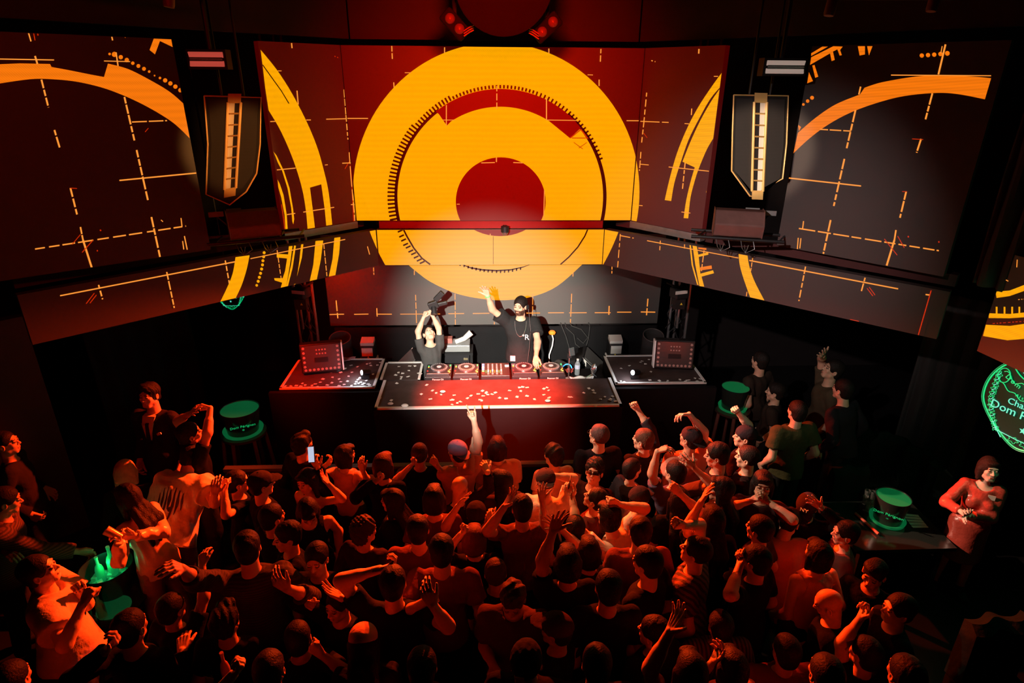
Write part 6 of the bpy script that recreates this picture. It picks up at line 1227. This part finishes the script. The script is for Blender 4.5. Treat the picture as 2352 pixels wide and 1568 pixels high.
HN = person(1047, 1040, 'person in a purple cap and pink shirt making horns with a raised hand', f=15, hy=25, z=1.66, hat=('back',PU), tc=OG, top='tee', R=(1088,945,'horns',1.0,(0,-1,0)), L=(1099,1012,'open',.78,(.8,-.6,-.3)))
person(1135, 1035, 'dark haired man in a bright orange tee seen from behind at the barrier', f=0, z=1.66, h=1.04, hair='bob', hc=(.03,.008,.006), tc=OG, wide=1.15, loose=.01, L='front', R='front')
person(1063, 1130, 'bald man with one hand lifted in front of his face', f=35, hy=-60, hp=-20, z=1.60, hair='bald', tc=(.05,.02,.03), top='long', R=(1127,1072,'droop',.95), skin=SKIN[2])
person(1150, 1108, 'long dark haired woman with a round earring in the middle crowd', f=10, hy=40, z=1.60, hair='long', female=True, tc=(.12,.05,.05))
person(1273, 1050, 'dark haired person in an orange top next to the man in spectacles', f=12, hy=28, z=1.62, hair='curly', tc=OG, R='front')
person(1258, 1110, 'smiling man in a dark cap and white shirt with his arm across', f=165, hy=10, hp=14, z=1.62, hat=('cap',(.05,.03,.04)), tc=WH, top='tee', L=(1262,1072,'fist',.62), skin=SKIN[2])
person(1380, 1005, 'man in spectacles and a black tee standing tall at the barrier', f=8, hy=32, hp=5, z=1.76, h=1.08, hair='fade', hc=(.08,.05,.05), glasses='clear', tc=(.02,.02,.03), wide=1.1, skin=SKIN[2])
person(1375, 1092, 'man in black sunglasses and a chain looking left', f=150, z=1.66, hy=8, hp=22, hair='curly', glasses='sun', tc=(.05,.02,.02), skin=SKIN[0])
person(1366, 1148, 'person with short dark hair tilting the head back below the sunglasses man', f=60, hp=22, z=1.56, hair='short', tc=(.25,.06,.05), female=True)
WT = person(1400, 1185, 'dark haired person in a white tee with striped shoulders leaning left', f=40, z=1.55, h=1.02, hair='bob', tc=WH, tx=None, lean=20, L=(1302,1120,'grip',.9), R=(1418,1145,'fist',.7), side=-10)
person(1325, 1215, 'person reaching both bare arms up towards the phone', f=0, z=1.50, tc=BK, L=(1240,1130,'open',1.0,(.3,-1,0)), R=(1272,1205,'open',.9,(0,-1,.2)))
person(1472, 1012, 'brown haired man punching the air in a dark sleeve', f=15, hy=38, z=1.68, hair='short', hc=(.10,.05,.035), top='roll', tc=(.06,.05,.07), R=(1458,924,'fist',.98,(0,-1,0)), skin=SKIN[2])
person(1583, 1008, 'man in a black backward cap and orange tee with an arm raised', f=8, hy=30, hp=8, z=1.72, h=1.04, hat=('back',BK), tc=(.5,.22,.16), loose=.01, wide=1.1, R=(1577,935,'droop',.97,(-1,-.3,-.2)))
person(1706, 1005, 'man in a dark cap turned left with his fist up', f=40, hy=35, hp=5, z=1.70, hat=('back',BK), tc=(.04,.02,.02), R=(1690,932,'fist',.97,(0,-1,0)))
person(1447, 1080, 'dark haired woman in profile facing right with a dark jacket', f=-55, z=1.60, hair='short', female=True, tc=(.05,.04,.05), top='long')
person(1549, 1085, 'dark haired person in a purple tee with an arm bent high', f=5, hy=25, z=1.60, tc=PU, L=(1510,1020,'droop',.98,(1,-.1,0)), R=(1598,1062,'open',.7))
person(1655, 1045, 'dark haired man in profile facing left near the green bucket', f=70, hp=-8, z=1.66, tc=BK, top='long')
person(1705, 1050, 'thin faced man facing left under the raised fist', f=60, z=1.62, hair='fade', tc=(.08,.03,.03))
person(1648, 1122, 'long haired woman in profile facing left at the right of the crowd', f=70, hp=5, z=1.60, hair='long', female=True, top='long', tc=BK)
person(1748, 1112, 'person with glasses holding both hands at the mouth', f=160, hp=6, z=1.60, hair='bob', glasses='clear', tc=(.06,.02,.02), L=(1755,1145,'fist',.5), R=(1738,1148,'fist',.5))
person(1562, 1150, 'person hidden behind a raised forearm and open fingers', f=0, z=1.50, tc=BK, R=(1555,1120,'fist',.85), hair='long')
person(1640, 1185, 'dark haired person lifting one thin arm at the right', f=0, z=1.52, tc=BK, L=(1615,1135,'open',.95,(1,-.3,0)), hair='long', female=True)
person(1478, 1160, 'person in a dark cap looking right beside the white tee', f=-50, hat=('cap',BK), z=1.60, tc=(.14,.05,.04), glasses='clear')
CK = person(1593, 1265, 'man in a checked shirt looking left with an arm up', f=55, hp=10, z=1.66, h=1.03, hair='fade', top='tee', tc=(.30,.10,.08), tx='check', loose=.01, R=(1562,1188,'fist',.80), skin=SKIN[2])
person(1468, 1218, 'dark head with a dull red tee behind the white tee', f=0, z=1.60, tc=(.28,.08,.06), wide=1.1)
person(1482, 1290, 'dark haired man turned left in the lower right crowd', f=45, z=1.66, tc=BK, hp=-5, wide=1.05)
person(1742, 1215, 'dark haired person left of the crumpled light tee', f=40, z=1.60, tc=(.10,.03,.03))
person(1812, 1205, 'person bending forward in a crumpled light tee', f=-10, z=1.48, hp=-45, lean=26, tc=(.62,.26,.2), loose=.02, hy=-30)
NYp = person(1850, 1172, 'person in a black cap with a crossed emblem near the low table', f=140, hp=-32, z=1.58, hat=('cap',BK), tc=BK, top='long', L=(1885,1155,'open',.8))
text('cap_emblem', 'NY', .05, tuple(NYp['HP'](0,.085,.095)), tuple(NYp['HR']@np.array([-1.,0,0])), tuple(NYp['HR']@np.array([0,-.45,.9])), mat('emblem_glow',(.9,.6,.4),.5,emit=(1,.3,.08),es=.35), NYp['o'])  # orange light on the emblem put in as emission
person(1932, 1225, 'woman in profile facing left near the low table', f=75, z=1.60, hair='short', female=True, tc=(.35,.12,.1), top='tee')
person(1880, 1275, 'dark haired person in a sleeveless pale top at the right', f=10, z=1.62, tc=(.6,.3,.25), top='tank', hair='bob')
person(1735, 1285, 'dark haired person with hands at the chin in the lower right', f=35, z=1.62, tc=BK, L=(1700,1275,'fist',.55))
person(2003, 1325, 'person looking down to the left at the right side', f=130, hp=-12, z=1.62, tc=BK, top='long', hair='quiff')
person(2055, 1400, 'person in sharp profile facing left at the right side', f=85, hp=5, z=1.64, tc=BK, top='long')
person(1912, 1390, 'person with a bald crown in the lower right crowd', f=60, hp=-25, z=1.58, hair='bald', tc=BK, top='long')
person(1985, 1500, 'person in black lifting one forearm in the lower right', f=20, z=1.60, tc=BK, L=(1982,1395,'grip',.85), R='front')
person(2080, 1540, 'short sleeved person cut off at the bottom right', f=0, z=1.60, tc=(.10,.03,.03))
GR = person(2272, 1078, 'woman in a shiny red dress standing alone at the right by the green sign', f=150, hy=12, hp=12, hair='bob', female=True, top='dress', tx='satin', tc=(.55,.075,.05), bc=(.30,.045,.03), bot='skirt', z=1.52, h=.93, L=(2215,1195,'relax',.8), R=(2208,1190,'relax',.8), skin=(.8,.58,.46), group='people at the right', hc=(.03,.015,.012))
text('chest_card', '|||', .04, tuple(GR['B'](.06,.125,.40)), tuple(GR['A']@np.array([-1.,0,0])), (0,0,1), m_blk, GR['o']) if False else None
MB().box(GR['B'](-.07,.108,.405),(.06,.004,.05), mat('name_card',(.7,.66,.6),.5), GR['A']).build('name_card', parent=GR['o'], origin=GR['B'](-.07,.108,.405))
# bottom rows
CP = person(838, 1478, 'person in a pale baseball cap with long hair near the bottom centre', f=5, z=1.64, hp=-30, hair='long', hat=('cap',(.70,.36,.32)), tc=BK, top='long', female=True)
person(518, 1425, 'wavy haired head in the lower left crowd', f=0, z=1.62, hair='quiff', tc=BK)
person(690, 1465, 'dark haired head left of the pale baseball cap', f=10, z=1.60, tc=BK, R=(735,1500,'fist',.6))
person(1186, 1375, 'man in a button shirt looking down at the bottom centre', f=170, hp=-28, z=1.68, h=1.05, hair='quiff', hc=(.10,.045,.03), tc=(.20,.08,.07), top='tee', loose=.01, L='front', R='front', wide=1.08)
person(1272, 1445, 'person in a dark cap turned left beside the man in the button shirt', f=60, z=1.62, hat=('cap',(.05,.02,.02)), tc=BK)
BN = person(1218, 1520, 'person in a dark beanie with a square patch at the bottom', f=170, hp=-20, z=1.60, hat=('beanie',BK), tc=BK)
MB().box(BN['HP'](0.02,.108,.065),(.048,.008,.058), mat('patch_orange',(.85,.35,.25),.6), BN['HR']@rotx(.3)).build('patch', parent=BN['o'], origin=BN['HP'](0.02,.108,.065))
person(968, 1530, 'dark haired person with a lit shoulder at the bottom left of centre', f=0, z=1.60, tc=(.3,.08,.07), top='tank')
person(1492, 1452, 'dark haired person with a bare neck near the bottom', f=30, hy=20, z=1.60, tc=BK)
person(1590, 1530, 'person at the bottom with one bare arm raised', f=0, z=1.56, tc=BK, L=(1545,1420,'open',.95,(-1,-.3,0)), hair='bob')
person(1655, 1440, 'person in a striped knit top in the lower right crowd', f=0, z=1.56, tc=(.34,.10,.09), tx='stripe', top='tee', hair='short', wide=1.15, loose=.01)
person(1678, 1530, 'person in a pale patterned top at the bottom right of centre', f=10, z=1.56, hair='bob', tc=(.5,.2,.16), top='tank', L=(1640,1500,'relax',.6))
person(1800, 1500, 'person in a dull red round neck tee at the bottom right', f=0, z=1.62, h=1.05, tc=(.42,.10,.08), wide=1.15, loose=.012)
person(1895, 1545, 'person with a lit arm edge at the bottom right', f=0, z=1.60, tc=(.2,.05,.05), top='tank')
person(1126, 1318, 'short haired man seen from behind with ear rings in the lower centre', f=0, z=1.64, hair='fade', hc=(.05,.02,.015), tc=BK)
person(1018, 1262, 'dark haired man in a short sleeved tee with one lit shoulder', f=0, z=1.66, h=1.04, tc=(.34,.10,.08), L=(985,1395,'fist',.7), wide=1.1)
person(1092, 1240, 'brown haired head under the crossed raised arms', f=0, z=1.58, hair='bob', hc=(.12,.04,.03), tc=BK, L=(1060,1215,'fist',.8))
person(1080, 1185, 'person in a dark cap with both arms up in the centre', f=0, z=1.56, hat=('back',BK), tc=(.04,.02,.02), L=(1050,1150,'open',.85,(.8,-.4,0)), R=(1130,1190,'droop',.8))
person(1195, 1165, 'dark haired person in front of the orange shirt in the centre', f=5, z=1.58, tc=(.3,.12,.1), L=(1160,1150,'open',.8))
person(1318, 1290, 'tall haired dark head right of centre with a raised arm', f=0, z=1.58, tc=BK, L=(1275,1195,'open',1.0,(0,-1,0)), hair='bob')
person(1352, 1268, 'dark head below the white tee', f=0, z=1.56, hair='bob', tc=BK)
person(902, 1335, 'person with an arm curled over the head in the lower left centre', f=0, z=1.60, tc=BK, L=(880,1278,'grip',.6), R=(1000,1385,'relax',.8), skin=SKIN[2])
person(770, 1390, 'dark figure with open palms in the lower left crowd', f=150, z=1.52, tc=BK, top='long', L=(775,1355,'open',.8,(0,0,1)), R=(700,1380,'point',.7))
person(395, 1400, 'dark figure with one long forearm at the lower left', f=-20, z=1.60, tc=BK, R=(470,1255,'relax',.7))
person(300, 1440, 'dark figure typing on a phone in the lower left corner', f=-10, z=1.58, tc=BK, top='long', L=(240,1490,'grip',.7), R='front')
person(30, 1560, 'dark haired person cut off at the bottom left corner', f=0, z=1.58, tc=(.12,.03,.03))
person(620, 1530, 'dark person at the bottom left holding a bottle up', f=0, z=1.54, tc=BK, L=(528,1535,'fist',.75))
person(1400, 1345, 'dark head in shadow right of the raised palm', f=0, z=1.60, tc=BK)
person(1362, 1520, 'dark head at the bottom right of the beanie', f=0, z=1.58, tc=BK)
person(640, 1185, 'dark haired person turned right behind the bare shoulder', f=-40, z=1.56, tc=BK, top='long')
person(1010, 1145, 'dark head with a reddish tee near the bald man', f=0, z=1.58, hair='bob', tc=(.26,.08,.06))
person(1330, 1095, 'blurred person in orange behind the smiling man', f=0, z=1.54, tc=OG, hair='short') if False else None
# people on the far right side
RG = 'people at the back right'
person(1912, 850, 'person at the back right stretching one arm up in the dark', f=80, z=1.80, hp=20, tc=(.07,.05,.03), R=(1890,805,'open',.9), group=RG)
person(1830, 945, 'person in a dull green shirt seen from behind at the back right', f=10, z=1.66, hair='short', tc=(.06,.06,.025), loose=.012, wide=1.15, group=RG)
person(1935, 895, 'person in a black waistcoat leaning in at the back right', f=30, z=1.80, tc=BK, top='long', wide=1.2, lean=12, group=RG)
person(1780, 900, 'dim person sitting far back beside the stage', f=60, z=1.45, tc=(.03,.02,.015), group=RG)
person(1745, 830, 'dim person standing furthest back on the right', f=30, z=1.7, tc=(.03,.02,.015), group=RG)
# things held
def phone(p, x_, y_, lab, lit=True, nm='phone'):
    X_ = unit(x_); Y_ = unit(y_-np.dot(y_, X_)*X_); Z_ = np.cross(X_, Y_); R_ = np.stack([X_, Y_, Z_], 1); b = MB().box(p,(.074,.15,.009), m_blk, R_).build('mobile_phone', origin=p, bevel=.003); tag(b, lab, 'phone')
    if lit:
        MB().box(p+Z_*.0052,(.068,.140,.001), mat('phone_screen',(.2,.2,.2),.2,emit=(.55,.62,.8),es=.9,wave=(40,4,(.05,.05,.08),'Y')), R_).build('screen', parent=b, origin=p)
    return b, R_, Z_
w_ = P13['wr'][1]; p_ = w_[0]+w_[1]*.10; phone(p_+np.array([.0,-.03,.07]), np.array([.8,-.3,.25]), np.array([.35,.25,.85]), 'lit phone in the hand of the tall man in black')
p_ = atz(232, 1505, 1.10); b_, R_, Z_ = phone(p_, np.array([.1,1.,.1]), np.array([1.,-.1,.1]), 'phone with a grid of small icons in the lower left corner', False)
cols = [(.9,.9,.95),(.9,.2,.2),(.2,.4,.9),(.95,.7,.6)]
for i in range(4):
    for j in range(4): q = p_+R_@np.array([-.026+.017*i,-.05+.034*j,.006]); MB().box(q,(.010,.016,.002), mat('icon_%d' % ((i+j*3) % 4),(.3,.3,.3),.4,emit=cols[(i+j*3)%4],es=.8), R_).build('icon', parent=b_, origin=q)
w_ = WT['wr'][-1]; phone(w_[0]+w_[1]*.11, np.array([.2,.9,.1]), np.array([.1,-.1,1.]), 'dark phone held up above the white tee', False)
w_ = W1['wr'][-1]; p_ = w_[0]+w_[1]*.12; o = MB().lathe(p_-np.array([0,0,.05]),[(.028,0),(.036,.12),(.034,.12),(.027,.01),(0,.01)], mat('pale_drink',(.7,.5,.2),.1,trans=.4), 20, ax=(-.7,-.1,.7)).build('drinking_glass', origin=p_, smooth=True); tag(o, 'pale drink in the hand of the woman with the ponytail', 'glass')
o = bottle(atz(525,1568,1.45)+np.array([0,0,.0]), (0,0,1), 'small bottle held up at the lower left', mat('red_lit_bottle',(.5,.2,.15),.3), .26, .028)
